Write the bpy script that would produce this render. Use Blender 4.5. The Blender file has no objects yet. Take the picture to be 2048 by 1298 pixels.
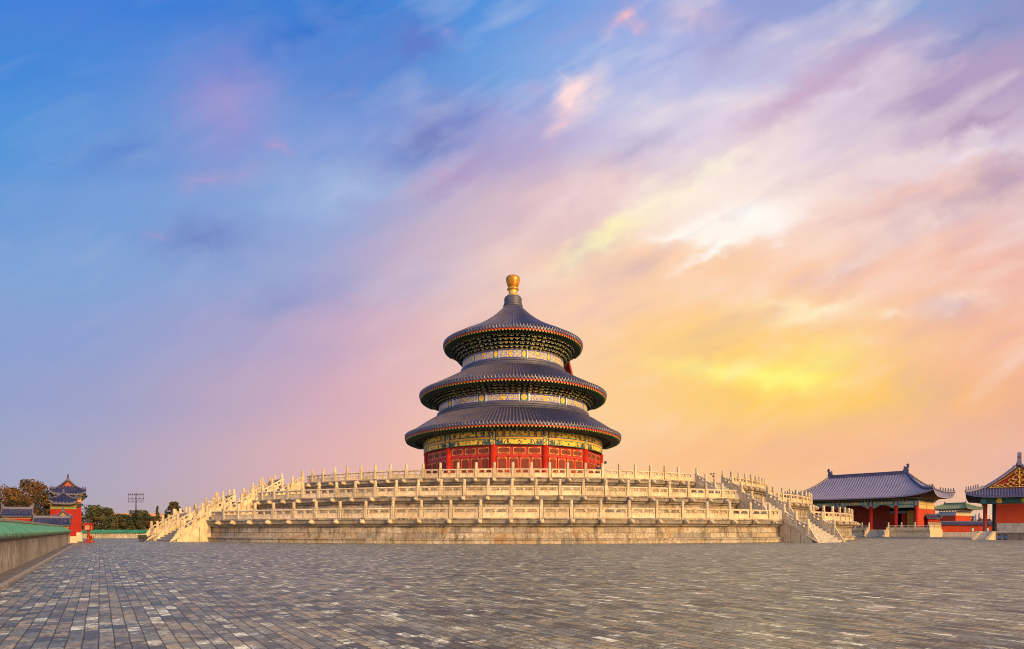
import bpy, math, random
from mathutils import Vector, Matrix
R = math.radians
pi = math.pi
sc = bpy.context.scene
COL = sc.collection
random.seed(7)

# ------------------------------------------------------------------ camera
F = 1200.0            # focal length in photograph pixels (2048 wide)
CX, HY, EYE = 1024.0, 1060.0, 1.085
cam_data = bpy.data.cameras.new('camera')
cam_data.sensor_width = 36.0
cam_data.lens = 36.0 * F / 2048.0
cam_data.shift_y = (HY - 649.0) / 2048.0
cam_data.clip_start = 0.1
cam_data.clip_end = 6000.0
cam = bpy.data.objects.new('camera', cam_data)
COL.objects.link(cam)
cam.location = (0, 0, EYE)
cam.rotation_euler = (R(90), 0, 0)
sc.camera = cam

# ------------------------------------------------------------------ light
SUN_AZ, SUN_EL = R(137.0), R(17.0)      # azimuth clockwise from +Y
sc.view_settings.view_transform = 'Standard'
sc.view_settings.look = 'None'
sc.view_settings.gamma = 1.0
sc.view_settings.exposure = 0.0
sc.view_settings.use_curve_mapping = False
sc.cycles.filter_width = 1.0
sun_data = bpy.data.lights.new('sun', 'SUN')
sun_data.energy = 4.4
sun_data.angle = R(11.0)
sun_data.color = (1.0, 0.68, 0.30)
sun = bpy.data.objects.new('sun', sun_data)
COL.objects.link(sun)
sd = Vector((math.sin(SUN_AZ) * math.cos(SUN_EL), math.cos(SUN_AZ) * math.cos(SUN_EL), math.sin(SUN_EL)))
sun.rotation_euler = sd.to_track_quat('Z', 'Y').to_euler()
sun.location = (60, -60, 60)

# ------------------------------------------------------------------ sky
def lin(c):
    return tuple(((v / 255.0) / 12.92 if v / 255.0 <= 0.04045 else ((v / 255.0 + 0.055) / 1.055) ** 2.4) for v in c)

def make_world():
    w = bpy.data.worlds.new('World')
    sc.world = w
    w.use_nodes = True
    nt = w.node_tree
    nt.nodes.clear()
    N, L = nt.nodes.new, nt.links.new
    def math_(op, a, b=None, c=None, clamp=False):
        n = N('ShaderNodeMath'); n.operation = op; n.use_clamp = clamp
        for i, v in enumerate((a, b, c)):
            if v is None: continue
            if isinstance(v, (int, float)): n.inputs[i].default_value = v
            else: L(v, n.inputs[i])
        return n.outputs[0]
    def mix(f, a, b, mode='MIX'):
        n = N('ShaderNodeMix'); n.data_type = 'RGBA'; n.blend_type = mode; n.clamp_factor = True; n.clamp_result = False
        for k, v in ((0, f), (6, a), (7, b)):
            if isinstance(v, (int, float)): n.inputs[k].default_value = v
            elif isinstance(v, tuple): n.inputs[k].default_value = (*v, 1)
            else: L(v, n.inputs[k])
        return n.outputs[2]
    tc = N('ShaderNodeTexCoord')
    sx = N('ShaderNodeSeparateXYZ'); L(tc.outputs['Generated'], sx.inputs[0])
    X, Y, Z = sx.outputs
    az = math_('ARCTAN2', X, Y)
    azc = math_('MINIMUM', math_('MAXIMUM', az, -1.15), 1.15)
    hor = math_('SQRT', math_('ADD', math_('MULTIPLY', X, X), math_('MULTIPLY', Y, Y)))
    hor = math_('MAXIMUM', hor, 0.05)
    gy = math_('DIVIDE', math_('DIVIDE', math_('MULTIPLY', Z, F), hor), math_('COSINE', azc))
    gx = math_('MULTIPLY', math_('TANGENT', azc), F)
    cxy = N('ShaderNodeCombineXYZ'); L(gx, cxy.inputs[0]); L(gy, cxy.inputs[1])
    P = cxy.outputs[0]
    # long exposure streaks: noise stretched along the wind
    def streak(rot, sx_, sy_, seed, detail=3.0, dist=0.0, rough=0.5):
        m = N('ShaderNodeMapping'); m.vector_type = 'TEXTURE'
        m.inputs['Location'].default_value = (seed * 977.0, 0, 0)
        m.inputs['Rotation'].default_value = (0, 0, R(rot))
        m.inputs['Scale'].default_value = (sx_, sy_, 1)
        L(P, m.inputs[0])
        n = N('ShaderNodeTexNoise'); n.inputs['Scale'].default_value = 1.0
        n.inputs['Detail'].default_value = detail; n.inputs['Roughness'].default_value = rough; n.inputs['Distortion'].default_value = dist
        L(m.outputs[0], n.inputs[0])
        return n.outputs[0], n.outputs[1]
    nA, cA = streak(28, 300, 120, 1)
    nB, cB = streak(27, 130, 42, 2, 3.0)
    nC, cC = streak(20, 300, 170, 3, 2.0)
    wx = math_('MULTIPLY', math_('SUBTRACT', nA, 0.5), 150.0)
    wx = math_('ADD', wx, math_('MULTIPLY', math_('SUBTRACT', nB, 0.5), 30.0))
    wy = math_('MULTIPLY', math_('SUBTRACT', nC, 0.5), 110.0)
    wy = math_('ADD', wy, math_('MULTIPLY', math_('SUBTRACT', nB, 0.5), 20.0))
    # calmer towards the horizon
    calm = math_('MULTIPLY_ADD', gy, 1 / 420.0, -0.15, clamp=True)
    calm = math_('MULTIPLY_ADD', calm, 0.85, 0.15)
    gxw = math_('ADD', gx, math_('MULTIPLY', wx, calm))
    gyw = math_('ADD', gy, math_('MULTIPLY', wy, calm))
    azw = math_('ADD', az, math_('MULTIPLY', math_('MULTIPLY', wx, calm), 0.0008))
    pos = math_('MULTIPLY_ADD', azw, 1 / (2 * pi), 0.5)
    xs = [0, 256, 512, 768, 1024, 1280, 1536, 1792, 2048]
    rows = [
        (0,   [(66,130,216),(66,128,216),(60,124,210),(62,130,211),(80,150,225),(150,170,225),(140,154,212),(150,168,216),(112,145,200)]),
        (135, [(66,134,216),(82,140,216),(104,140,213),(80,132,210),(112,166,226),(170,180,228),(200,198,228),(192,168,203),(170,160,196)]),
        (270, [(80,148,218),(106,150,215),(130,155,213),(120,155,218),(166,152,202),(214,208,232),(234,212,221),(232,215,225),(206,182,206)]),
        (405, [(108,154,215),(118,158,216),(134,164,216),(148,164,212),(224,186,192),(248,224,215),(254,236,224),(242,208,202),(222,186,190)]),
        (540, [(126,163,214),(132,163,214),(142,163,211),(182,168,204),(245,208,192),(252,209,170),(252,205,168),(248,199,176),(239,181,166)]),
        (675, [(136,160,210),(148,160,206),(166,160,201),(214,170,188),(247,206,182),(254,206,146),(254,210,136),(252,202,148),(244,182,158)]),
        (800, [(146,160,204),(160,160,198),(190,165,190),(228,176,182),(251,206,168),(252,206,138),(253,206,120),(251,196,128),(241,178,146)]),
        (920, [(158,164,196),(177,165,190),(209,171,180),(236,180,170),(251,200,156),(251,196,142),(251,190,134),(244,186,150),(234,181,164)]),
        (1060,[(165,165,180),(180,166,172),(205,172,166),(230,185,166),(245,198,156),(245,195,145),(246,195,145),(238,195,156),(225,190,162)]),
    ]
    prev = None
    for i, (yy, cols) in enumerate(rows):
        r = N('ShaderNodeValToRGB'); cr = r.color_ramp; cr.interpolation = 'B_SPLINE'
        stops = [(math.atan((x - CX) / F) / (2 * pi) + 0.5, lin(c)) for x, c in zip(xs, cols)]
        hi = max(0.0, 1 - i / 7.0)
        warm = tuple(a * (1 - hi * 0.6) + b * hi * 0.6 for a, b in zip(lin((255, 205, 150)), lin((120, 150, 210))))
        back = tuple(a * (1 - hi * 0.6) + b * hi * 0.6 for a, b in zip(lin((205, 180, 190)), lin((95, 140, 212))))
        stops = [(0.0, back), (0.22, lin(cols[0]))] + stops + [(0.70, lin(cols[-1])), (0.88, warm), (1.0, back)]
        while len(cr.elements) < len(stops): cr.elements.new(0.5)
        for e, (p, c) in zip(cr.elements, sorted(stops)): e.position = p
        for e, (p, c) in zip(cr.elements, sorted(stops)): e.color = (*c, 1)
        L(pos, r.inputs[0])
        if prev is None: prev = r.outputs[0]; py = yy
        else:
            m = N('ShaderNodeMapRange'); m.interpolation_type = 'SMOOTHSTEP'
            L(gyw, m.inputs[0])
            m.inputs[1].default_value = HY - py; m.inputs[2].default_value = HY - yy
            m.inputs[3].default_value = 0; m.inputs[4].default_value = 1
            prev = mix(m.outputs[0], prev, r.outputs[0]); py = yy
    cw = N('ShaderNodeCombineXYZ'); L(gxw, cw.inputs[0]); L(gyw, cw.inputs[1])
    nF, cF = streak(25, 95, 46, 8, 4.0, 0.4)
    nG, cG = streak(15, 70, 60, 9, 4.0, 0.4)
    cl = N('ShaderNodeCombineXYZ')       # a less bent copy for the small bright patches
    bx_ = math_('MULTIPLY_ADD', math_('SUBTRACT', gxw, gx), 0.4, gx)
    by_ = math_('MULTIPLY_ADD', math_('SUBTRACT', gyw, gy), 0.4, gy)
    L(math_('MULTIPLY_ADD', math_('MULTIPLY', math_('SUBTRACT', nF, 0.5), calm), 120.0, bx_), cl.inputs[0])
    L(math_('MULTIPLY_ADD', math_('MULTIPLY', math_('SUBTRACT', nG, 0.5), calm), 90.0, by_), cl.inputs[1])
    blobs = [  # x, y, reach along, reach across, turn, colour, amount  (x, y and reach in 1/1200 of a radian-like unit)
        (450, 215, 150, 190, 0, (152,146,208), .62), (455, 180, 110, 80, 30, (160,146,206), .25),
        (575, 285, 42, 30, -20, (170,152,206), .6), (430, 355, 110, 32, 5, (170,156,204), .5), (690, 190, 60, 30, 5, (120,142,208), .6),
        (820, 85, 110, 85, 30, (96,126,204), .8), (900, 66, 34, 34, 0, (130,146,215), .7), (318, 467, 40, 26, 0, (168,160,206), .6),
        (850, 285, 150, 62, 30, (100,122,192), .9), (250, 300, 170, 60, 12, (88,130,206), .5), (600, 60, 220, 50, 20, (56,118,206), .6), (690, 380, 200, 80, 15, (162,184,224), .8), (400, 480, 160, 74, 5, (116,140,200), .8), (560, 600, 200, 60, 10, (140,150,200), .5),
        (900, 350, 150, 40, 30, (176,152,196), .7),
        (1160, 185, 82, 52, 52, (254,222,220), .95), (1125, 245, 70, 26, 45, (226,188,208), .7), (1075, 175, 36, 50, 0, (168,165,214), .5),
        (1243, 40, 46, 40, 40, (240,190,203), .8), (1390, 28, 120, 50, 5, (196,184,216), .7), (1355, 110, 90, 26, 36, (160,168,218), .6),
        (1510, 55, 150, 32, 28, (150,156,208), .6),
        (1610, 200, 300, 64, 33, (204,172,200), .9), (1900, 190, 280, 84, 24, (180,156,194), .9), (1970, 60, 200, 40, 26, (130,146,196), .6),
        (1700, 180, 220, 45, 30, (222,205,224), .6), (1930, 250, 200, 36, 18, (184,158,190), .85),
        (1960, 315, 250, 40, 14, (238,222,230), .8), (1985, 372, 200, 40, 24, (200,168,182), .9),
        (1250, 300, 160, 40, 26, (186,176,206), .55), (1160, 390, 150, 70, 25, (222,184,194), .7),
        (1420, 350, 240, 52, 29, (255,240,222), .85), (1205, 478, 200, 36, 31, (254,240,190), .9), (1310, 400, 110, 32, 29, (255,240,216), .7),
        (1500, 438, 130, 56, 18, (255,250,243), 1.0), (1420, 452, 110, 34, 14, (255,246,236), .8), (1440, 490, 120, 26, 25, (255,248,238), .8), (1545, 455, 90, 30, 22, (255,250,244), .9), (1370, 474, 120, 28, 5, (255,247,236), .9), (1415, 502, 100, 22, 33, (255,248,238), .95),
        (1790, 400, 330, 45, 18, (240,196,182), .6), (1860, 445, 190, 40, 22, (246,216,204), .7), (1700, 522, 140, 24, 33, (252,222,204), .65),
        (1640, 618, 130, 20, 18, (255,238,198), .75), (1600, 612, 170, 26, -3, (255,232,186), .6), (1780, 628, 60, 22, 10, (255,230,198), .6),
        (1905, 606, 150, 30, 10, (251,216,196), .7), (1180, 620, 200, 70, 10, (252,205,180), .5),
        (1560, 752, 300, 90, -3, (255,214,100), .8), (1560, 757, 150, 44, -3, (255,250,118), 1.0), (1450, 744, 190, 28, -7, (255,242,135), .8),
        (1620, 800, 360, 46, 0, (255,204,98), .6), (1400, 690, 300, 70, 0, (254,208,122), .45), (1250, 800, 260, 60, 0, (252,200,128), .4), (1640, 722, 140, 60, 20, (255,236,130), .5),
    ]
    for k, (bx, by, rx, ry, rot, c, a) in enumerate(blobs):
        m = N('ShaderNodeMapping'); m.vector_type = 'TEXTURE'
        m.inputs['Location'].default_value = (bx - CX, HY - by, 0)
        m.inputs['Rotation'].default_value = (0, 0, R(rot))
        m.inputs['Scale'].default_value = (rx * 1.28, ry * 1.28, 1)
        L(cl.outputs[0], m.inputs[0])
        g = N('ShaderNodeTexGradient'); g.gradient_type = 'QUADRATIC_SPHERE'
        L(m.outputs[0], g.inputs[0])
        prev = mix(math_('MULTIPLY', g.outputs[1], a * 1.5, clamp=True), prev, lin(c))
    # light and dark streaks
    m = N('ShaderNodeMapRange'); L(gx, m.inputs[0]); m.inputs[1].default_value = -420; m.inputs[2].default_value = 300
    m.inputs[3].default_value = 0.035; m.inputs[4].default_value = 0.27
    amt = math_('MULTIPLY', m.outputs[0], calm)
    nD, _ = streak(26, 190, 46, 5, 2.5, 0.3)
    nE, _ = streak(27, 330, 140, 6, 4.0, 0.7, 0.46)
    nH, _ = streak(24, 170, 70, 7, 3.0, 0.5, 0.45)
    ss = math_('ADD', math_('MULTIPLY', math_('SUBTRACT', nD, 0.5), 0.55), math_('MULTIPLY', math_('SUBTRACT', nE, 0.5), 1.5))
    ss = math_('ADD', ss, math_('MULTIPLY', math_('SUBTRACT', nH, 0.5), 0.8))
    amt = math_('MULTIPLY', amt, 6.5)
    up_ = math_('MULTIPLY', math_('MAXIMUM', math_('SUBTRACT', ss, 0.02), 0.0), amt, clamp=True)
    dn_ = math_('MULTIPLY', math_('MAXIMUM', math_('SUBTRACT', math_('MULTIPLY', ss, -1.0), 0.02), 0.0), amt, clamp=True)
    prev = mix(up_, prev, mix(0.55, prev, lin((255, 238, 228))))
    prev = mix(dn_, prev, mix(0.50, prev, lin((172, 148, 190))))
    # added fill light: unseen sky behind the viewer, brightened and warmed for shaded faces
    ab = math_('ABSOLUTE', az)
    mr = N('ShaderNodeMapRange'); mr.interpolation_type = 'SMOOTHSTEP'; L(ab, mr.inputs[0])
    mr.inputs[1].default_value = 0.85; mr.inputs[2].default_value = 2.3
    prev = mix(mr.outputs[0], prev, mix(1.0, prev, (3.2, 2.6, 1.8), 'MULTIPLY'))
    # the clear air behind the clouds
    sky = N('ShaderNodeTexSky'); sky.sky_type = 'NISHITA'; sky.sun_disc = False
    sky.sun_elevation = SUN_EL; sky.sun_rotation = SUN_AZ
    b1 = N('ShaderNodeBackground'); L(sky.outputs[0], b1.inputs[0]); b1.inputs[1].default_value = 0.05
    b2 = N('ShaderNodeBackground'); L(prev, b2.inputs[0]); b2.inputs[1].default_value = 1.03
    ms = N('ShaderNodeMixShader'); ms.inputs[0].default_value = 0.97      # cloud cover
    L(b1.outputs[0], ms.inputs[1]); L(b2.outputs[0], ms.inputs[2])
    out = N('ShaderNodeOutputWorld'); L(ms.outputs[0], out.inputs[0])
    w.cycles.sampling_method = 'MANUAL'; w.cycles.sample_map_resolution = 512
make_world()

# ------------------------------------------------------------------ helpers
def px(x, y, d):
    """a point of the place seen at photograph position x, y when it stands d metres ahead"""
    return Vector(((x - CX) / F * d, d, EYE + (HY - y) / F * d))

class MB:
    """collects shapes of one mesh object"""
    def __init__(s): s.v = []; s.f = []; s.c = []; s.u = []; s.mi = []; s.cur = (1, 1, 1); s.cm = 0
    def face(s, idx, uv=None, c=None):
        s.f.append(tuple(idx)); s.c.append(c or s.cur); s.u.append(uv); s.mi.append(s.cm)
    def quad(s, a, b, c, d, col=None, uv=None):
        i = len(s.v); s.v += [tuple(a), tuple(b), tuple(c), tuple(d)]; s.face((i, i+1, i+2, i+3), uv, col)
    def poly(s, pts, col=None):
        i = len(s.v); s.v += [tuple(p) for p in pts]; s.face(range(i, i+len(pts)), None, col)
    def hexa(s, p, col=None):
        """8 corners: bottom ring 0-3, top ring 4-7"""
        i = len(s.v); s.v += [tuple(q) for q in p]
        for q in ((3,2,1,0),(4,5,6,7),(0,1,5,4),(1,2,6,5),(2,3,7,6),(3,0,4,7)): s.face([i+k for k in q], None, col)
    def box(s, x0, x1, y0, y1, z0, z1, col=None, M=None, slope=0.0):
        p = [(x0,y0,z0),(x1,y0,z0),(x1,y1,z0),(x0,y1,z0),(x0,y0,z1),(x1,y0,z1),(x1,y1,z1),(x0,y1,z1)]
        if slope: p = [(a,b,c+slope*a) for a,b,c in p]
        if M is not None: p = [M @ Vector(q) for q in p]
        s.hexa(p, col)
    def cbox(s, x, y, z, sx, sy, sz, col=None, M=None):
        s.box(x-sx/2, x+sx/2, y-sy/2, y+sy/2, z-sz/2, z+sz/2, col, M)
    def extrude(s, pts, t0, t1, f, col=None):
        """closed outline pts (a,b) extruded from t0 to t1; f maps (a,b,t) to a point"""
        n = len(pts); i = len(s.v)
        s.v += [tuple(f(a,b,t0)) for a,b in pts] + [tuple(f(a,b,t1)) for a,b in pts]
        s.face(list(range(i+n-1, i-1, -1)), None, col); s.face(range(i+n, i+2*n), None, col)
        for k in range(n):
            j = (k+1) % n; s.face((i+k, i+j, i+n+j, i+n+k), None, col)
    def rings(s, rings, closed=True, cap=True, col=None):
        n = len(rings[0]); i = len(s.v)
        for r in rings: s.v += [tuple(p) for p in r]
        for a in range(len(rings)-1):
            for k in range(n if closed else n-1):
                j = (k+1) % n
                s.face((i+a*n+k, i+a*n+j, i+(a+1)*n+j, i+(a+1)*n+k), None, col)
        if cap and closed:
            s.face(range(i+n-1, i-1, -1), None, col); s.face(range(i+(len(rings)-1)*n, i+len(rings)*n), None, col)
    def lathe(s, prof, n, col=None, o=(0,0,0), M=None, cap=True):
        rs = []
        for r, z in prof:
            q = [Vector((o[0]+r*math.cos(2*pi*k/n), o[1]+r*math.sin(2*pi*k/n), o[2]+z)) for k in range(n)]
            rs.append([M @ p for p in q] if M is not None else q)
        s.rings(rs, True, cap, col)
    def tube(s, pts, rad, n=6, col=None):
        rs = []; pts = [Vector(p) for p in pts]
        for k, p in enumerate(pts):
            d = (pts[min(k+1, len(pts)-1)] - pts[max(k-1, 0)]).normalized()
            a = d.orthogonal().normalized(); b = d.cross(a)
            r = rad[k] if isinstance(rad, (list, tuple)) else rad
            rs.append([p + a*r*math.cos(2*pi*j/n) + b*r*math.sin(2*pi*j/n) for j in range(n)])
        s.rings(rs, True, True, col)
    def mesh(s, name, mats, smooth=False):
        me = bpy.data.meshes.new(name)
        me.from_pydata(s.v, [], s.f)
        for m in (mats if isinstance(mats, (list, tuple)) else [mats]): me.materials.append(m)
        if any(s.mi): me.polygons.foreach_set('material_index', s.mi)
        if any(c != (1,1,1) for c in s.c):
            at = me.color_attributes.new('Col', 'FLOAT_COLOR', 'CORNER')
            buf = []
            for f, c in zip(s.f, s.c): buf += [c[0], c[1], c[2], 1.0] * len(f)
            at.data.foreach_set('color', buf)
        if any(u is not None for u in s.u):
            ul = me.uv_layers.new(name='UVMap'); buf = []
            for f, u in zip(s.f, s.u):
                for k in range(len(f)): buf += list(u[k]) if u else [0, 0]
            ul.data.foreach_set('uv', buf)
        if smooth: me.polygons.foreach_set('use_smooth', [True] * len(s.f))
        me.update()
        return me
    def build(s, name, mats, parent=None, smooth=False):
        return link(name, s.mesh(name, mats, smooth), parent)

def link(name, me, parent=None, loc=None, rz=None):
    o = bpy.data.objects.new(name, me); COL.objects.link(o)
    if parent is not None: o.parent = parent
    if loc is not None: o.location = loc
    if rz is not None: o.rotation_euler = (0, 0, rz)
    return o
def tag(o, label, cat, group=None):
    o['label'] = label; o['category'] = cat
    if group: o['group'] = group
    return o
def thing(name, label, cat, loc=(0,0,0), rz=0.0, group=None):
    o = bpy.data.objects.new(name, None); COL.objects.link(o)
    o.location = loc; o.rotation_euler = (0, 0, rz); o.empty_display_size = 0.5
    return tag(o, label, cat, group)
def structure(o): o['kind'] = 'structure'; return o

# ------------------------------------------------------------------ materials
class NT:
    def __init__(s, name, rough=0.7, spec=0.3):
        s.m = bpy.data.materials.new(name); s.m.use_nodes = True
        s.nt = s.m.node_tree; s.N = s.nt.nodes.new; s.L = s.nt.links.new
        s.b = s.nt.nodes['Principled BSDF']
        s.b.inputs['Roughness'].default_value = rough
        s.b.inputs['Specular IOR Level'].default_value = spec
    def set(s, inp, v):
        if isinstance(v, (int, float)): inp.default_value = v
        elif isinstance(v, tuple): inp.default_value = v if len(v) != 3 or inp.type == 'VECTOR' else (*v, 1)
        else: s.L(v, inp)
    def math(s, op, a, b=None, c=None, clamp=False):
        n = s.N('ShaderNodeMath'); n.operation = op; n.use_clamp = clamp
        for i, v in enumerate((a, b, c)):
            if v is not None: s.set(n.inputs[i], v)
        return n.outputs[0]
    def mix(s, f, a, b, mode='MIX'):
        n = s.N('ShaderNodeMix'); n.data_type = 'RGBA'; n.blend_type = mode
        s.set(n.inputs[0], f); s.set(n.inputs[6], a); s.set(n.inputs[7], b); return n.outputs[2]
    def coord(s, kind='Object'):
        if kind == 'Position': return s.N('ShaderNodeNewGeometry').outputs['Position']
        return s.N('ShaderNodeTexCoord').outputs[kind]
    def noise(s, vec, scale=3.0, detail=4.0, rough=0.55, stretch=None):
        if stretch:
            m = s.N('ShaderNodeMapping'); m.inputs['Scale'].default_value = stretch; s.L(vec, m.inputs[0]); vec = m.outputs[0]
        n = s.N('ShaderNodeTexNoise'); n.inputs['Scale'].default_value = scale
        n.inputs['Detail'].default_value = detail; n.inputs['Roughness'].default_value = rough
        s.L(vec, n.inputs[0]); return n.outputs[0]
    def ramp(s, fac, stops, interp='LINEAR'):
        n = s.N('ShaderNodeValToRGB'); cr = n.color_ramp; cr.interpolation = interp
        while len(cr.elements) < len(stops): cr.elements.new(0.5)
        for e, (p, c) in zip(cr.elements, stops): e.position = p
        for e, (p, c) in zip(cr.elements, stops): e.color = (*c, 1) if isinstance(c, tuple) else (c, c, c, 1)
        s.L(fac, n.inputs[0]); return n.outputs[0]
    def bump(s, h, strength=0.4, dist=0.02):
        n = s.N('ShaderNodeBump'); n.inputs['Strength'].default_value = strength; n.inputs['Distance'].default_value = dist
        s.L(h, n.inputs['Height']); s.L(n.outputs[0], s.b.inputs['Normal'])
    def color(s, c): s.set(s.b.inputs['Base Color'], c); return s.m

def plain(name, c1, c2=None, rough=0.7, scale=2.5, spec=0.3, metal=0.0, bump=0.0, stretch=None, rnd=0.12, grime=0.0):
    t = NT(name, rough, spec); t.b.inputs['Metallic'].default_value = metal
    c2 = c2 or tuple(v * 0.72 for v in c1)
    co = t.coord()
    n = t.noise(co, scale, 5, 0.6, stretch)
    f = t.ramp(n, [(0.32, 0.0), (0.68, 1.0)])
    col = t.mix(f, c1, c2)
    oi = t.N('ShaderNodeObjectInfo')
    k = t.math('MULTIPLY_ADD', oi.outputs['Random'], rnd * 2, 1 - rnd)
    g = t.N('ShaderNodeCombineColor')
    for i in range(3): t.L(k, g.inputs[i])
    col = t.mix(1.0, col, g.outputs[0], 'MULTIPLY')
    if grime:
        gn = t.noise(co, scale * 2.3, 6, 0.7)
        col = t.mix(t.ramp(gn, [(0.52, 0.0), (0.7, grime)]), col, tuple(v * 0.3 for v in c2))
    if bump: t.bump(n, bump, 0.03)
    return t.color(col)

def painted(name, rough=0.55, spec=0.3, fade=0.25, scale=3.0, metal=0.0):
    t = NT(name, rough, spec); t.b.inputs['Metallic'].default_value = metal
    a = t.N('ShaderNodeAttribute'); a.attribute_name = 'Col'
    n = t.noise(t.coord(), scale, 5, 0.65)
    f = t.ramp(n, [(0.3, 1 - fade), (0.7, 1 + fade * 0.4)])
    return t.color(t.mix(1.0, a.outputs['Color'], f, 'MULTIPLY'))

def stone_blocks(name, bw=1.7, bh=0.43, tone=1.0, zoff=0.0):
    """weathered marble courses; UV in metres"""
    t = NT(name, 0.75, 0.25)
    uv = t.coord('UV')
    b = t.N('ShaderNodeTexBrick'); b.offset = 0.5; b.squash = 1.0
    t.L(uv, b.inputs['Vector'])
    b.inputs['Color1'].default_value = (0, 0, 0, 1); b.inputs['Color2'].default_value = (1, 1, 1, 1); b.inputs['Mortar'].default_value = (0.5, 0.5, 0.5, 1)
    b.inputs['Scale'].default_value = 1; b.inputs['Mortar Size'].default_value = 0.012; b.inputs['Mortar Smooth'].default_value = 0.3
    b.inputs['Brick Width'].default_value = bw; b.inputs['Row Height'].default_value = bh
    tint = b.outputs['Color']
    base = t.ramp(tint, [(0.0, tuple(tone*v for v in (0.36,0.30,0.22))), (0.22, tuple(tone*v for v in (0.68,0.57,0.40))), (0.45, tuple(tone*v for v in (0.56,0.42,0.25))), (0.70, tuple(tone*v for v in (0.80,0.70,0.54))), (0.90, tuple(tone*v for v in (0.33,0.31,0.28)))])
    big = t.noise(uv, 0.35, 5, 0.6)
    base = t.mix(t.ramp(big, [(0.45, 0.0), (0.65, 0.5)]), base, tuple(tone*v for v in (0.66,0.56,0.40)))
    fine = t.noise(uv, 5.0, 7, 0.7)
    base = t.mix(t.ramp(fine, [(0.38, 0.7), (0.62, 0.0)]), base, (0.20,0.14,0.08))
    # rain streaks and soot with shapes of their own
    st = t.noise(uv, 1.0, 6, 0.7, (1.9, 0.35, 1))
    base = t.mix(t.ramp(st, [(0.50, 0.0), (0.64, 0.85)]), base, (0.10,0.08,0.055))
    rust = t.noise(uv, 0.8, 5, 0.65, (0.9, 0.8, 1))
    base = t.mix(t.ramp(rust, [(0.54, 0.0), (0.68, 0.8)]), base, (0.34,0.18,0.06))
    pale = t.noise(uv, 2.2, 6, 0.75, (0.7, 2.2, 1))
    base = t.mix(t.ramp(pale, [(0.60, 0.0), (0.68, 0.55)]), base, (0.72,0.66,0.55))
    base = t.mix(t.math('MULTIPLY', b.outputs['Fac'], 0.85), base, (0.07,0.05,0.035))
    h = t.math('SUBTRACT', t.math('MULTIPLY', fine, 0.6), b.outputs['Fac'])
    t.bump(h, 0.6, 0.03)
    return t.color(base)

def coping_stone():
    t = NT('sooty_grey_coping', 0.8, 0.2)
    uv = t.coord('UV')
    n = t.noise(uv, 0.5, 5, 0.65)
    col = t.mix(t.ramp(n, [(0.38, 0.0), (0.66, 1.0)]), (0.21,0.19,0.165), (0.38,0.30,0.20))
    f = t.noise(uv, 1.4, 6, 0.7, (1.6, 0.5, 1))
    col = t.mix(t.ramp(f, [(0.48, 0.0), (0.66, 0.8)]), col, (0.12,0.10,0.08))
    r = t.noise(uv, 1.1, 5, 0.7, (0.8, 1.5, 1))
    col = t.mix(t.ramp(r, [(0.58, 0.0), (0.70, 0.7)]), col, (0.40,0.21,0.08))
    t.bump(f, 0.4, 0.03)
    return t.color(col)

def marble(name, c1, c2, grime=(0.2,0.15,0.1), amount=0.5, rnd=0.1):
    t = NT(name, 0.62, 0.35)
    co = t.coord(); oi = t.N('ShaderNodeObjectInfo')
    off = t.N('ShaderNodeVectorMath'); off.operation = 'ADD'; t.L(co, off.inputs[0])
    cb = t.N('ShaderNodeCombineXYZ'); r10 = t.math('MULTIPLY', oi.outputs['Random'], 37.0)
    for i in range(3): t.L(r10, cb.inputs[i])
    t.L(cb.outputs[0], off.inputs[1]); v = off.outputs[0]
    n = t.noise(v, 1.6, 5, 0.6)
    col = t.mix(t.ramp(n, [(0.33, 0.0), (0.67, 1.0)]), c1, c2)
    f = t.noise(v, 9.0, 6, 0.75)
    col = t.mix(t.ramp(f, [(0.49, 0.0), (0.66, amount)]), col, grime)
    s_ = t.noise(v, 2.5, 5, 0.7, (2.2, 2.2, 0.4))
    col = t.mix(t.ramp(s_, [(0.50, 0.0), (0.64, amount * 0.75)]), col, tuple(x * 0.8 for x in grime))
    k = t.math('MULTIPLY_ADD', oi.outputs['Random'], rnd * 2, 1 - rnd)
    g = t.N('ShaderNodeCombineColor')
    for i in range(3): t.L(k, g.inputs[i])
    t.bump(f, 0.5, 0.03)
    return t.color(t.mix(1.0, col, g.outputs[0], 'MULTIPLY'))

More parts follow.
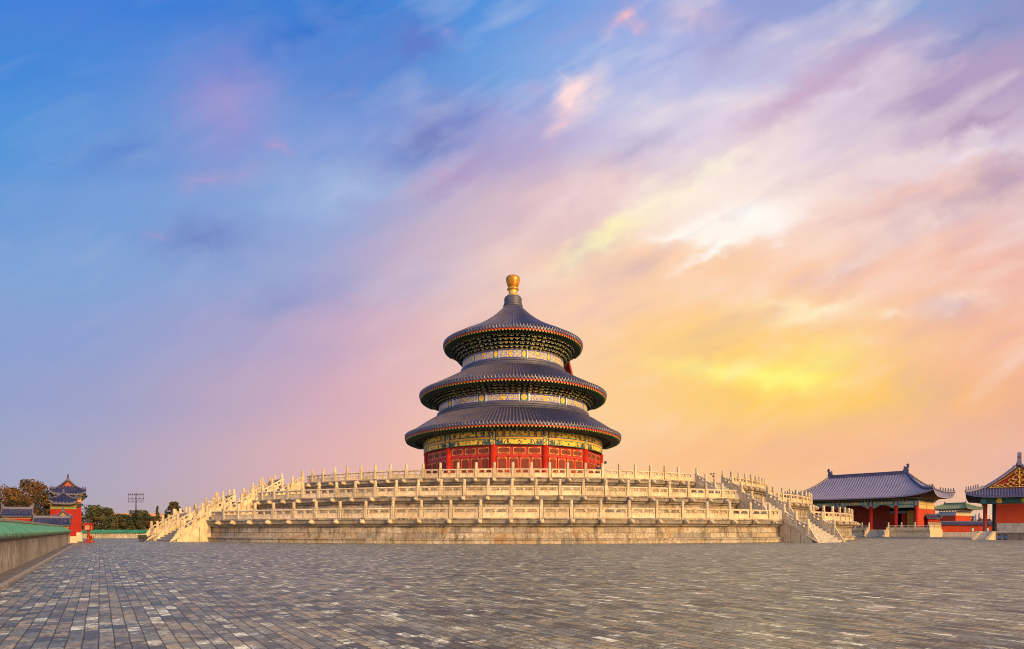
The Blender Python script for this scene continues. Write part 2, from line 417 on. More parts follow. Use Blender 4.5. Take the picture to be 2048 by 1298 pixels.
EV = Vector((math.sin(R(-34.5)), math.cos(R(-34.5)), 0))     # east
SV = Vector((math.cos(R(-34.5)), -math.sin(R(-34.5)), 0))    # south
def make_paving():
    t = NT('grey_brick_paving', 0.5, 0.34)
    P = t.coord('Position')
    def dot(v):
        n = t.N('ShaderNodeVectorMath'); n.operation = 'DOT_PRODUCT'; t.L(P, n.inputs[0]); n.inputs[1].default_value = v; return n.outputs['Value']
    wob = t.noise(P, 0.9, 2, 0.5)
    LW, WW = 0.31, 0.128
    v = t.math('DIVIDE', t.math('MULTIPLY_ADD', wob, 0.02, dot(SV)), WW)
    row = t.math('FLOOR', v)
    wr = t.N('ShaderNodeTexWhiteNoise'); wr.noise_dimensions = '1D'; t.L(row, wr.inputs['W'])
    u = t.math('DIVIDE', dot(EV), LW)
    u = t.math('ADD', u, t.math('MULTIPLY', t.math('MODULO', row, 2.0), 0.5))
    u = t.math('MULTIPLY_ADD', wr.outputs['Value'], 0.5, u)
    colm = t.math('FLOOR', u)
    idv = t.N('ShaderNodeCombineXYZ'); t.L(colm, idv.inputs[0]); t.L(row, idv.inputs[1])
    wn = t.N('ShaderNodeTexWhiteNoise'); wn.noise_dimensions = '2D'; t.L(idv.outputs[0], wn.inputs['Vector'])
    fu, fv = t.math('FRACT', u), t.math('FRACT', v)
    du = t.math('MULTIPLY', t.math('MINIMUM', fu, t.math('SUBTRACT', 1.0, fu)), LW)
    dv = t.math('MULTIPLY', t.math('MINIMUM', fv, t.math('SUBTRACT', 1.0, fv)), WW)
    edge_n = t.noise(P, 22.0, 3, 0.6)
    dm = t.math('MULTIPLY_ADD', edge_n, 0.006, t.math('MINIMUM', du, dv))
    joint = t.ramp(t.math('MULTIPLY', dm, 50.0), [(0.20, 0.85), (0.55, 0.0)])
    sw = t.noise(P, 11.0, 5, 0.7)
    wv = t.math('MULTIPLY_ADD', t.math('SUBTRACT', sw, 0.5), 0.5, wn.outputs['Value'], clamp=True)
    pal = t.ramp(wv, [(0.0, (0.070,0.068,0.066)), (0.16, (0.175,0.168,0.155)), (0.30, (0.275,0.205,0.130)), (0.44, (0.140,0.134,0.124)), (0.56, (0.320,0.245,0.160)), (0.70, (0.080,0.079,0.079)), (0.82, (0.220,0.208,0.185)), (0.91, (0.38,0.34,0.28)), (0.975, (0.70,0.66,0.58))], 'CONSTANT')
    n1 = t.noise(P, 7.0, 6, 0.7)
    col = t.mix(t.ramp(n1, [(0.38, 0.8), (0.56, 0.0)]), pal, (0.060,0.052,0.042))
    n2 = t.noise(P, 0.55, 5, 0.6)
    col = t.mix(t.ramp(n2, [(0.46, 0.0), (0.66, 0.35)]), col, (0.30,0.25,0.18))
    n3 = t.noise(P, 2.3, 7, 0.78)
    col = t.mix(t.ramp(n3, [(0.595, 0.0), (0.635, 0.9)]), col, (0.60,0.56,0.49))
    n4 = t.noise(P, 1.7, 6, 0.7)
    col = t.mix(t.ramp(n4, [(0.53, 0.0), (0.63, 0.85)]), col, (0.055,0.047,0.037))
    col = t.mix(t.math('MULTIPLY', joint, 0.95), col, (0.018,0.016,0.013))
    gr = t.noise(P, 34.0, 6, 0.75)
    gm = t.ramp(gr, [(0.34, 0.50), (0.66, 1.50)])
    col = t.mix(1.0, col, gm, 'MULTIPLY')
    col = t.mix(1.0, col, (1.34, 1.40, 1.12), 'MULTIPLY')
    # every brick lies at a slightly different tilt
    sub = t.N('ShaderNodeVectorMath'); sub.operation = 'SUBTRACT'; t.L(wn.outputs['Color'], sub.inputs[0]); sub.inputs[1].default_value = (0.5, 0.5, 0.5)
    scv = t.N('ShaderNodeVectorMath'); scv.operation = 'MULTIPLY'; t.L(sub.outputs[0], scv.inputs[0]); scv.inputs[1].default_value = (0.17, 0.17, 0.0)
    bp = t.N('ShaderNodeBump'); bp.inputs['Strength'].default_value = 0.8; bp.inputs['Distance'].default_value = 0.015
    hh = t.math('SUBTRACT', t.math('MULTIPLY', n1, 0.8), t.math('MULTIPLY', joint, 1.0))
    t.L(hh, bp.inputs['Height'])
    ad = t.N('ShaderNodeVectorMath'); ad.operation = 'ADD'; t.L(bp.outputs[0], ad.inputs[0]); t.L(scv.outputs[0], ad.inputs[1])
    nm = t.N('ShaderNodeVectorMath'); nm.operation = 'NORMALIZE'; t.L(ad.outputs[0], nm.inputs[0])
    t.L(nm.outputs[0], t.b.inputs['Normal'])
    t.L(t.math('MULTIPLY_ADD', n1, 0.3, 0.30), t.b.inputs['Roughness'])
    return t.color(col)

def make_tile(name, c1, c2, c3, rough=0.38):
    t = NT(name, rough, 0.5)
    co = t.coord()
    n = t.noise(co, 0.9, 5, 0.6)
    col = t.mix(t.ramp(n, [(0.35, 0.0), (0.65, 1.0)]), c1, c2)
    f = t.noise(co, 8.0, 5, 0.7)
    col = t.mix(t.ramp(f, [(0.54, 0.0), (0.72, 0.75)]), col, c3)
    t.L(t.math('MULTIPLY_ADD', f, 0.4, rough - 0.15), t.b.inputs['Roughness'])
    t.bump(f, 0.35, 0.03)
    return t.color(col)

def make_lattice():
    t = NT('red_lattice', 0.6, 0.3)
    co = t.coord('UV')
    v = t.N('ShaderNodeTexVoronoi'); v.inputs['Scale'].default_value = 6.0; v.inputs['Randomness'].default_value = 0.0
    m = t.N('ShaderNodeMapping'); m.inputs['Rotation'].default_value = (0, 0, R(45)); t.L(co, m.inputs[0]); t.L(m.outputs[0], v.inputs['Vector'])
    d = v.outputs['Distance']
    c = t.ramp(d, [(0.0, (0.62,0.26,0.07)), (0.16, (0.30,0.022,0.012)), (0.30, (0.13,0.010,0.008)), (0.46, (0.05,0.006,0.005))], 'CONSTANT')
    return t.color(c)

class M: pass
M.paving = make_paving()
M.stone = stone_blocks('weathered_marble_courses', 1.75, 0.42, 0.80)
M.stone2 = stone_blocks('weathered_marble_courses_upper', 1.55, 0.40, 0.70)
M.coping = coping_stone()
M.marble = marble('white_marble', (0.76,0.61,0.39), (0.60,0.45,0.25), (0.24,0.165,0.085), 0.65, 0.18)
M.marble_post = marble('ivory_marble', (0.68,0.55,0.35), (0.54,0.40,0.22), (0.24,0.165,0.08), 0.60, 0.15)
M.step = marble('worn_step_marble', (0.50,0.46,0.40), (0.40,0.35,0.28), (0.13,0.11,0.09), 0.6)
M.tile = make_tile('blue_glazed_tile', (0.038,0.048,0.125), (0.085,0.070,0.085), (0.50,0.40,0.33), 0.32)
M.tile_ridge = make_tile('blue_ridge_tile', (0.040,0.045,0.10), (0.085,0.075,0.09), (0.20,0.17,0.16), 0.45)
M.tile_gate = make_tile('violet_blue_tile', (0.185,0.160,0.225), (0.235,0.200,0.240), (0.38,0.32,0.32), 0.5)
M.tile_navy = make_tile('navy_glazed_tile', (0.008,0.011,0.055), (0.022,0.025,0.075), (0.12,0.11,0.17))
M.tile_green = make_tile('green_glazed_tile', (0.02,0.15,0.06), (0.05,0.24,0.14), (0.14,0.40,0.30), 0.3)
M.tile_green2 = make_tile('faded_green_tile', (0.08,0.15,0.07), (0.16,0.19,0.09), (0.28,0.26,0.15), 0.45)
M.red = plain('red_lacquer', (0.52,0.030,0.012), (0.38,0.020,0.009), 0.45, 1.2, 0.4, 0, 0.1)
M.redwall = plain('red_limewash', (0.47,0.060,0.020), (0.36,0.040,0.015), 0.85, 0.8, 0.15, 0, 0.1, None, 0.05)
M.redwood = plain('dull_red_timber', (0.34,0.042,0.020), (0.24,0.030,0.015), 0.6, 2.0)
M.gold = plain('gilding', (0.78,0.47,0.10), (0.60,0.32,0.05), 0.35, 4.0, 0.5, 0.55)
M.goldball = plain('gilt_bronze', (0.66,0.30,0.035), (0.44,0.16,0.02), 0.38, 0.9, 0.5, 0.6)
M.paint = painted('painted_timber')
M.bracket = painted('painted_brackets', 0.6, 0.25, 0.3)
M.lattice = make_lattice()
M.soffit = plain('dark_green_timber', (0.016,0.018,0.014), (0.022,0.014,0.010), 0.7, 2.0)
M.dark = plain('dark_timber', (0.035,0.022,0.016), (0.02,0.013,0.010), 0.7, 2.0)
M.iron = plain('dark_iron', (0.035,0.032,0.030), (0.06,0.045,0.035), 0.5, 6.0, 0.4, 0.4)
M.leaf = painted('foliage', 0.65, 0.2, 0.2, 1.0)
M.bark = plain('bark', (0.09,0.06,0.04), (0.05,0.035,0.025), 0.9, 5.0, 0.1, 0, 0.4)
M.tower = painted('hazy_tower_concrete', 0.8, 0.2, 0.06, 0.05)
def wall_render():
    t = NT('stained_grey_render', 0.85, 0.15)
    co = t.coord()
    n = t.noise(co, 0.9, 6, 0.65)
    col = t.mix(t.ramp(n, [(0.3, 0.0), (0.7, 1.0)]), (0.58,0.51,0.38), (0.42,0.37,0.28))
    s_ = t.noise(co, 8.5, 7, 0.75, (1.0, 1.0, 0.30))
    col = t.mix(t.ramp(s_, [(0.47, 0.0), (0.58, 0.75)]), col, (0.15,0.12,0.085))
    p = t.noise(co, 7.0, 7, 0.75, (1.3, 1.3, 0.45))
    col = t.mix(t.ramp(p, [(0.51, 0.0), (0.60, 0.8)]), col, (0.66,0.60,0.48))
    b2 = t.noise(co, 0.45, 5, 0.6)
    col = t.mix(t.ramp(b2, [(0.42, 0.0), (0.62, 0.6)]), col, (0.24,0.20,0.14))
    d2 = t.noise(co, 7.0, 6, 0.75, (1.0, 1.0, 0.45))
    col = t.mix(t.ramp(d2, [(0.54, 0.0), (0.66, 0.75)]), col, (0.11,0.09,0.065))
    sx = t.N('ShaderNodeSeparateXYZ'); t.L(co, sx.inputs[0])
    jx = t.math('FRACT', t.math('MULTIPLY', sx.outputs[0], 0.42))
    col = t.mix(t.math('MULTIPLY', t.math('LESS_THAN', jx, 0.012), 0.7), col, (0.07,0.055,0.04))
    t.bump(p, 0.8, 0.04)
    return t.color(col)
M.render = wall_render()
M.kerbl = plain('pale_kerb_stone', (0.38,0.33,0.26), (0.26,0.23,0.19), 0.75, 3.5, 0.3, 0, 0.4, None, 0.1, 0.6)
M.kerb = plain('worn_kerb_stone', (0.20,0.175,0.145), (0.13,0.115,0.10), 0.75, 2.5, 0.3, 0, 0.4, None, 0.1, 0.6)

M.stonep = marble('grey_base_stone', (0.46,0.41,0.34), (0.34,0.30,0.25), (0.12,0.10,0.08), 0.7)
M.tilev = make_tile('indigo_tile', (0.060,0.058,0.13), (0.095,0.085,0.14), (0.27,0.23,0.26), 0.45)
def gable_paint():
    t = NT('peeling_red_gable', 0.75, 0.2); co = t.coord()
    n = t.noise(co, 1.6, 6, 0.7)
    col = t.mix(t.ramp(n, [(0.54, 0.0), (0.60, 0.85)]), (0.46,0.05,0.018), (0.36,0.26,0.26))
    return t.color(col)
M.gable = gable_paint()
M.ridge_pale = make_tile('pale_ridge_tile', (0.20,0.27,0.17), (0.30,0.30,0.20), (0.42,0.40,0.30), 0.5)
M.redbright = plain('bright_red_wall', (0.36,0.014,0.007), (0.28,0.010,0.005), 0.7, 0.8, 0.25, 0, 0.1, None, 0.04)
M.gableo = plain('orange_gable_board', (0.40,0.10,0.03), (0.22,0.05,0.02), 0.7, 5.0)
M.ridge_lilac = make_tile('lilac_ridge_tile', (0.040,0.042,0.10), (0.09,0.08,0.13), (0.30,0.25,0.27), 0.45)
M.brickbase = marble('dark_brick_base', (0.22,0.18,0.14), (0.13,0.11,0.09), (0.05,0.04,0.035), 0.8)

# ------------------------------------------------------------------ ground
g = MB(); S_ = 3000.0
g.quad((-S_, -S_, 0), (S_, -S_, 0), (S_, S_, 0), (-S_, S_, 0))
structure(g.build('ground', M.paving))

# ------------------------------------------------------------------ round marble terrace
HC = Vector((0.15, 92.0, 0.0))
TR = [45.45, 41.15, 36.0]
TZ = [0.0, 2.04, 4.04]
TH = [2.04, 2.00, 2.00]
PITCH = [3.0, 360 / 126, 360 / 130]
OFFS = [-0.3, -0.2, -0.1]
ARC = 84.0
tier_words = ['lowest, widest', 'middle', 'top, smallest']
PROF = [(0.05,0),(0.05,0.28),(0.13,0.30),(0.16,0.36),(0.14,0.42),(0.0,0.45),(-0.22,0.47),(-0.26,0.52),(-0.26,0.855),(-0.285,0.86),(-0.285,0.875),(-0.26,0.88),(-0.27,1.27),(-0.33,1.29),(-0.34,1.37),(-0.16,1.39),(-0.10,1.50),(0.0,1.57),(0.05,1.575),(0.055,1.585),(0.12,1.60),(0.16,1.88),(0.20,1.895),(0.26,1.905),(0.27,2.03),(0.20,2.04)]

def dirs(az):
    a = R(az); d = Vector((math.sin(a), math.cos(a), 0)); return d, Vector((d.y, -d.x, 0))
# flights: (direction azimuth, lateral from, lateral to); lateral axis is to the right of the outward direction
WEST = 145.5
NORTH = 225.0
dW, lW = dirs(WEST); dN, lN = dirs(NORTH)
FLIGHTS = [('west', dW, lW, -2.35, 2.35), ('north', dN, lN, -4.4, 1.0), ('northfar', dN, lN, 5.1, 7.7)]
def alpha_of(v):   # angle round the hall from the side facing the viewer, positive to the right
    return math.degrees(math.atan2(v.x, -v.y))
def gaps(Rr):
    out = []
    for nm, d, l, a, b in FLIGHTS:
        pa = d * math.sqrt(Rr*Rr - a*a) + l * a; pb = d * math.sqrt(Rr*Rr - b*b) + l * b
        out.append(tuple(sorted((alpha_of(pa), alpha_of(pb)))))
    return out

# one post, one panel, one spout head, reused everywhere
def post_mesh(h=1.42, w=0.29, rail=0.80, name='post'):
    m = MB(); q = w/2; b = 0.025
    def ring(r, z): return [(r-b,-r,z),(r,-r+b,z),(r,r-b,z),(r-b,r,z),(-r+b,r,z),(-r,r-b,z),(-r,-r+b,z),(-r+b,-r,z)]
    m.rings([ring(q, 0), ring(q, rail-0.02), ring(q-0.03, rail+0.02), ring(q-0.03, rail+0.05), ring(q-0.005, rail+0.07), ring(q-0.01, rail+0.11)])
    t = h - rail - 0.11; r = q * 0.92; z0 = rail + 0.10
    m.lathe([(r*0.85,z0),(r,z0+0.04),(r*0.96,z0+0.10),(r*1.0,z0+t*0.45),(r*0.95,z0+t*0.5),(r*1.0,z0+t*0.56),(r*0.98,z0+t*0.92),(r*0.82,z0+t*0.99),(r*0.4,z0+t*1.02)], 10)
    return m.mesh(name, M.marble_post)
def panel_mesh(L, slope=0.0, k=1.0, name='panel', t=0.075):
    """pierced balustrade panel along +x from -L/2 to L/2"""
    m = MB(); h = L/2
    def f(a, b, c): return (a, c, b + slope*a)
    def bx(x0, x1, z0, z1, y): m.box(x0, x1, -y, y, z0, z1, None, None, slope)
    bx(-h, h, 0.0, 0.075, t+0.05)
    bx(-h, h, 0.075, 0.43, t-0.02)
    bx(-h, h, 0.39, 0.43, t+0.0)
    bx(-h, h, 0.075, 0.12, t+0.0)
    bx(-h, -h+0.10, 0.12, 0.40, t); bx(h-0.10, h, 0.12, 0.40, t)
    bx(-h, h, 0.66, 0.685, t-0.01)
    m.extrude([(-t-0.03,0.685),(t+0.03,0.685),(t+0.05,0.73),(t+0.03,0.785),(t-0.02,0.81),(-t+0.02,0.81),(-t-0.03,0.785),(-t-0.05,0.73)], -h, h, lambda a, b, c: (c, a, b + slope*c))
    s = min(1.0, L/2.0)
    sup = [(-0.05,0.435),(0.05,0.435),(0.055,0.53),(0.10,0.55),(0.11,0.59),(0.09,0.61),(0.17*s,0.62),(0.20*s,0.665),(-0.20*s,0.665),(-0.17*s,0.62),(-0.09,0.61),(-0.11,0.59),(-0.10,0.55),(-0.055,0.53)]
    m.extrude(sup, -t+0.02, t-0.02, f)
    e = 0.18*s
    m.extrude([(-h,0.445),(-h+0.10,0.445),(-h+0.10,0.51),(-h+0.16*s,0.53),(-h+0.17*s,0.59),(-h+e,0.61),(-h+e+0.04,0.655),(-h,0.655)], -t+0.02, t-0.02, f)
    m.extrude([(h,0.445),(h,0.655),(h-e-0.04,0.655),(h-e,0.61),(h-0.17*s,0.59),(h-0.16*s,0.53),(h-0.10,0.51),(h-0.10,0.445)], -t+0.02, t-0.02, f)
    return m.mesh(name, M.marble)
def spout_mesh():
    """dragon head water spout looking along -y"""
    m = MB(); secs = [(0.1,0.13,-0.15,0.09),(-0.12,0.14,-0.16,0.10),(-0.26,0.175,-0.17,0.15),(-0.38,0.17,-0.14,0.17),(-0.47,0.13,-0.12,0.10),(-0.57,0.115,-0.10,0.08),(-0.62,0.06,-0.05,0.03)]
    rs = []
    for y, w, a, b in secs:
        rs.append([(-w*0.6,y,a),(w*0.6,y,a),(w,y,a+(b-a)*0.3),(w,y,b-(b-a)*0.3),(w*0.55,y,b),(-w*0.55,y,b),(-w,y,b-(b-a)*0.3),(-w,y,a+(b-a)*0.3)])
    m.rings(rs)
    for s in (-1, 1):
        m.lathe([(0.0,0.0),(0.05,0.015),(0.055,0.05),(0.02,0.09)], 6, None, (s*0.10,-0.40,0.12))
        m.box(s*0.05-0.03, s*0.05+0.03, -0.1, 0.0, 0.08, 0.17)
    return m.mesh('spout', M.marble_post)
POST = post_mesh()
SPOUT = spout_mesh()

TERR = []
for ti in range(3):
    Rr, z0, H = TR[ti], TZ[ti], TH[ti]
    t = thing('round_terrace', ['lowest and widest round marble terrace standing on the grey brick court', 'middle round marble terrace, stepped back between the lowest and the top one', 'top and smallest round marble terrace carrying the blue roofed hall'][ti], 'terrace', (HC.x, HC.y, z0), 0, 'stacked round terraces')
    m = MB(); n = 240; k = H / 2.04
    pr = [(Rr + a, b * k) for a, b in PROF] + [(TR[ti+1] - 1.2 if ti < 2 else 0.5, 2.04 * k)]
    s = [0.0]
    for a, b in zip(pr, pr[1:]): s.append(s[-1] + math.hypot(b[0]-a[0], b[1]-a[1]))
    base = len(m.v)
    for i in range(n + 1):
        th = 2*pi*i/n
        for r, z in pr: m.v.append((r*math.cos(th), r*math.sin(th), z))
    np_ = len(pr)
    for i in range(n):
        for j in range(np_ - 1):
            a = i*np_ + j
            u0, u1 = 2*pi*i/n*Rr, 2*pi*(i+1)/n*Rr
            vv0, vv1 = pr[j][1] if j < np_-2 else 0, pr[j+1][1] if j < np_-2 else 4
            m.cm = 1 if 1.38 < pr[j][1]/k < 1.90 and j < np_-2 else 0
            m.face((a, a+np_, a+np_+1, a+1), [(u0, vv0), (u1, vv0), (u1, vv1), (u0, vv1)])
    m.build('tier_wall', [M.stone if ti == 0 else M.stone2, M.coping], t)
    bal = thing('balustrade', ['pierced marble balustrade round the edge of the lowest terrace', 'pierced marble balustrade round the edge of the middle terrace', 'pierced marble balustrade round the top terrace, right below the red doors'][ti], 'balustrade', (HC.x, HC.y, z0 + H), 0, 'terrace balustrades')
    rr = Rr - 0.22
    gp = gaps(rr)
    nodes = []
    k0 = int(-ARC / PITCH[ti]); k1 = int(ARC / PITCH[ti])
    for q in range(k0, k1 + 1):
        a = OFFS[ti] + q * PITCH[ti]
        if any(g0 - PITCH[ti]*0.3 < a < g1 + PITCH[ti]*0.3 for g0, g1 in gp): continue
        nodes.append((a, 'p'))
    for g0, g1 in gp:
        if g0 > -ARC and g1 < ARC: nodes += [(g0, 'a'), (g1, 'b')]
    nodes.sort()
    pm = {}
    for q, (a, kd) in enumerate(nodes):
        ar = R(a)
        if kd == 'p':
            link('post', POST, bal, (rr*math.sin(ar), -rr*math.cos(ar), 0), ar)
            link('spout', SPOUT, t, ((Rr+0.02)*math.sin(ar), -(Rr+0.02)*math.cos(ar), 1.74*k), ar)
        if q + 1 < len(nodes):
            b, kb = nodes[q+1]
            if kd == 'a' and kb == 'b': continue       # an opening for the stairs
            L = 2*rr*math.sin(R(b-a)/2) - 0.36
            if L < 0.25: continue
            key = round(L, 1)
            if key not in pm: pm[key] = panel_mesh(L)
            mid = R((a+b)/2); rc = rr*math.cos(R(b-a)/2)
            link('panel', pm[key], bal, (rc*math.sin(mid), -rc*math.cos(mid), 0), mid)
    TERR.append(t)

# ------------------------------------------------------------------ flights of marble steps
RUN = 3.0
def staircase(label, d, l, a, b, Rr, z0, H, steps=9):
    """d outward, l to the right of it, the flight spans lateral a..b"""
    w = b - a; mid = (a + b) / 2
    nmin = math.sqrt(Rr*Rr - max(abs(a), abs(b))**2) - 0.3
    org = Vector((HC.x, HC.y, 0)) + d*nmin + l*mid
    ex = math.sqrt(Rr*Rr - min(abs(a), abs(b), 0 if a*b < 0 else 99)**2) - nmin + 0.05   # edge of the terrace along d
    rz = math.atan2(-d.x, d.y) + pi          # local -y points outward
    t = thing('staircase', label, 'staircase', (org.x, org.y, z0), rz, 'flights of terrace steps')
    # local: x lateral, y inward, so outward s = -y
    e0 = 0.3; bot = e0 + RUN
    m = MB()
    for i in range(steps):
        zt = H - (i + 1) * H / (steps + 1)
        s0 = e0 + i*RUN/steps; s1 = e0 + (i+1)*RUN/steps
        m.box(-w/2+0.3, w/2-0.3, -s1, -s0 + 0.0, 0, zt - 0.05)
        m.box(-w/2+0.3, w/2-0.3, -s1-0.03, -s0, zt - 0.05, zt)
    m.build('steps', M.step, t)
    sl = H / (RUN + 0.25)
    for sd, lat in ((-1, -w/2), (1, w/2)):
        m = MB(); x0, x1 = sorted((lat, lat - sd*0.42))
        top = lambda q: H - 0.17 if q <= e0 else max(0.0, H - 0.17 - (q - e0)*sl)
        cuts = [0, e0 + 0.75, e0 + 1.65, bot - 0.30]
        for c0, c1 in zip(cuts, cuts[1:]):
            c1 -= 0.035
            pts = [(c0, 0), (c1, 0), (c1, max(0.03, top(c1)))] + ([(e0, H-0.17)] if c0 < e0 < c1 else []) + [(c0, top(c0))]
            m.extrude(pts, x0+0.04, x1-0.04, lambda p, q, c: (c, -p, q))
        m.box(x0+0.08, x1-0.08, -(bot-0.35), 0, 0, 0.02)
        cuts = [e0, e0 + 1.02, e0 + 2.0, bot + 0.22]
        for c0, c1 in zip(cuts, cuts[1:]):
            c1 -= 0.03
            z_ = lambda q: max(0.02, H - (q - e0)*H/(bot + 0.22 - e0))
            pts = [(c0, max(0.0, z_(c0)-0.17)), (c1, max(0.0, z_(c1)-0.17)), (c1, z_(c1)), (c0, z_(c0))] + ([(0, H), (0, H-0.17)] if c0 == e0 else [])
            m.extrude(pts, x0, x1, lambda p, q, c: (c, -p, q))
        wl = m.build('side_wall', M.marble_post, t)
        xb = lat - sd*0.21
        bl = link('stair_balustrade', None, t, (xb, 0, 0))
        npst = 3
        zs = lambda s: H - (s - e0) * sl if s > e0 else H
        ps = [e0 + 0.02, e0 + 1.12, e0 + 2.2]
        for s in ps: link('post', POST, bl, (0, -s, zs(s) - 0.04), 0)
        for s, s2 in zip(ps, ps[1:]):
            L = s2 - s - 0.28
            o = link('panel', panel_mesh(L, -sl, name='panel'), bl, (0, -(s+s2)/2, zs((s+s2)/2)), -pi/2)
        s = ps[-1] + 0.14
        scroll = [(0,-0.02),(0,0.78),(0.08,0.74),(0.14,0.62),(0.24,0.58),(0.30,0.46),(0.42,0.40),(0.48,0.28),(0.60,0.22),(0.68,0.10),(0.78,0.10),(0.84,0.02),(0.84,-0.05)]
        m = MB(); m.extrude([(p, q + (-sl*p)) for p, q in scroll], -0.07, 0.07, lambda p, q, c: (c, -(s+p), q + zs(s)))
        m.build('scroll_end', M.marble, bl)
    return t
lev = ['lowest', 'middle', 'top']
for ti in range(3):
    for nm, d, l, a, b in FLIGHTS:
        lb = {'west': ['golden marble steps from the court up to the lowest terrace on the right side', 'marble steps on the right side climbing from the lowest to the middle terrace', 'marble steps on the right side climbing from the middle to the top terrace'],
              'north': ['nearer marble flight with dark steps at the left foot of the terrace', 'nearer marble flight on the left climbing from lowest to middle terrace', 'nearer marble flight on the left climbing from middle to top terrace'],
              'northfar': ['farther, narrower marble flight at the left foot of the terrace beside the hand cart', 'farther marble flight on the left climbing from lowest to middle terrace', 'farther marble flight on the left climbing from middle to top terrace']}[nm][ti]
        staircase(lb, d, l, a, b, TR[ti] + 0.1, TZ[ti], TH[ti])

# ------------------------------------------------------------------ the round hall
GOLD = (0.86,0.54,0.06); GOLD2 = (0.62,0.36,0.04); WHITE = (0.84,0.83,0.78); BLUE = (0.035,0.07,0.30); LBLUE = (0.12,0.24,0.48); NAVY = (0.02,0.03,0.13)
GREEN = (0.03,0.20,0.12); TEAL = (0.05,0.26,0.27); REDP = (0.42,0.05,0.02); DKG = (0.012,0.022,0.018); PURP = (0.10,0.05,0.16)
def h2(a, b): return (math.sin(a*127.1 + b*311.7) * 43758.5453) % 1.0
def paint_upper(u, v, bay):
    """frieze of the two upper storeys: u along the bay, v up"""
    if v > 0.90: return BLUE if int(u*60) % 2 else (0.45,0.45,0.42)
    if v < 0.06: return PURP
    if u < 0.20:
        if u < 0.018 or u > 0.182: return NAVY
        x, y = (u-0.10)/0.075, (v-0.48)/0.36
        r = x*x + y*y
        if r < 0.75: return GOLD if h2(int(u*160), int(v*14)+bay) > 0.25 else GOLD2
        if r < 1.0: return (0.25,0.32,0.08)
        return BLUE if v > 0.2 else TEAL
    if u < 0.225 or u > 0.985: return WHITE
    w = (u-0.225)/0.76; d = abs(w-0.5)*2
    if v > 0.82 or v < 0.13: return BLUE
    e = d + 0.05*math.cos(v*14)
    if e < 0.28:
        if e > 0.24: return WHITE
        return GOLD if h2(int(w*60), int(v*12)+bay*3) > 0.35 else BLUE
    if e < 0.33: return BLUE
    zz = (e*9 + 0.35*math.sin(v*16)) % 1.0
    if zz < 0.20: return (0.82,0.80,0.72)
    if zz < 0.45: return BLUE
    if 0.48 < e < 0.74: return GOLD if h2(int(w*70), int(v*9)) > 0.3 else PURP
    return (0.20,0.34,0.60) if zz < 0.75 else (0.72,0.50,0.14)
def paint_beam(u, v, bay):
    """the three painted beams over the doors"""
    cool = max(0.0, min(1.0, -bay/3.0))
    def bg(a): return tuple(x for x in a)
    if u < 0.045 or u > 0.955:
        if v > 0.97: return NAVY
        return GOLD if h2(int(u*60)+bay, int(v*12)) > 0.45 else (GREEN if h2(int(u*40), int(v*7)) > 0.4 else (0.06,0.10,0.16))
    if u < 0.062 or u > 0.938: return NAVY
    if v > 0.55:
        y = (v-0.55)/0.45
        if y > 0.9 or y < 0.08: return (0.05,0.22,0.18) if y > 0.9 else NAVY
        d = abs(u-0.5)
        if d < 0.17:
            if y > 0.82 or y < 0.18 or d > 0.155: return (0.10,0.36,0.18)
            return GOLD if h2(int(abs(u-0.5)*52)+bay, int(y*5)) > 0.30 else (0.04,0.05,0.02)
        if 0.19 < d < 0.26: return GOLD if h2(int(abs(u-0.5)*54)+bay*2, int(y*5)) > 0.25 else (0.05,0.16,0.08)
        if 0.33 < d < 0.40: return GOLD if h2(int(abs(u-0.5)*54)+bay, int(y*5)) > 0.35 else (0.05,0.16,0.14)
        return GOLD2 if h2(int(abs(u-0.5)*60)+bay, int(y*5)+5) > 0.62 else ((0.04,0.07,0.06) if d < 0.32 else (0.03,0.10,0.06))
    if v > 0.42:
        return (0.75,0.40,0.06) if h2(int(abs(u-0.5)*60), int(v*20)+bay) > 0.25 else GOLD2
    y = v/0.42
    if y > 0.88 or y < 0.10: return (0.05,0.20,0.10)
    d = abs(u-0.5)
    if d < 0.20: return GOLD if h2(int(abs(u-0.5)*52)+bay, int(y*4)) > 0.28 else (0.03,0.05,0.03)
    if 0.24 < d < 0.31: return GOLD if h2(int(abs(u-0.5)*52)+bay, int(y*4)+2) > 0.25 else (0.06,0.12,0.12)
    return GOLD2 if h2(int(abs(u-0.5)*56)+bay, int(y*4)+4) > 0.55 else ((0.04,0.08,0.06) if d < 0.36 else (0.03,0.08,0.10))

COLA = 3.6     # the first column stands this many degrees to the right of the axis towards the viewer, minus half a bay
hall = thing('round_hall', 'tall round temple hall with three blue tiled roofs and a gilded ball on top', 'temple hall', (HC.x, HC.y, 0))
def pol(r, a, z): return (r*math.sin(a), -r*math.cos(a), z)
def ring_band(name, r, z0, z1, paint, nu, nv, mat=None, bays=range(-4, 5), off=0.0, flare=0.0):
    m = MB()
    for bay in bays:
        a0 = R(COLA + bay*30 + off - 15)
        for i in range(nu):
            for j in range(nv):
                c = paint((i+0.5)/nu, (j+0.5)/nv, bay)
                aa, ab = a0 + R(30)*i/nu, a0 + R(30)*(i+1)/nu
                za, zb = z0 + (z1-z0)*j/nv, z0 + (z1-z0)*(j+1)/nv
                m.quad(pol(r, aa, za), pol(r, ab, za), pol(r, ab, zb), pol(r, aa, zb), c)
    return m.build(name, mat or M.paint, hall)
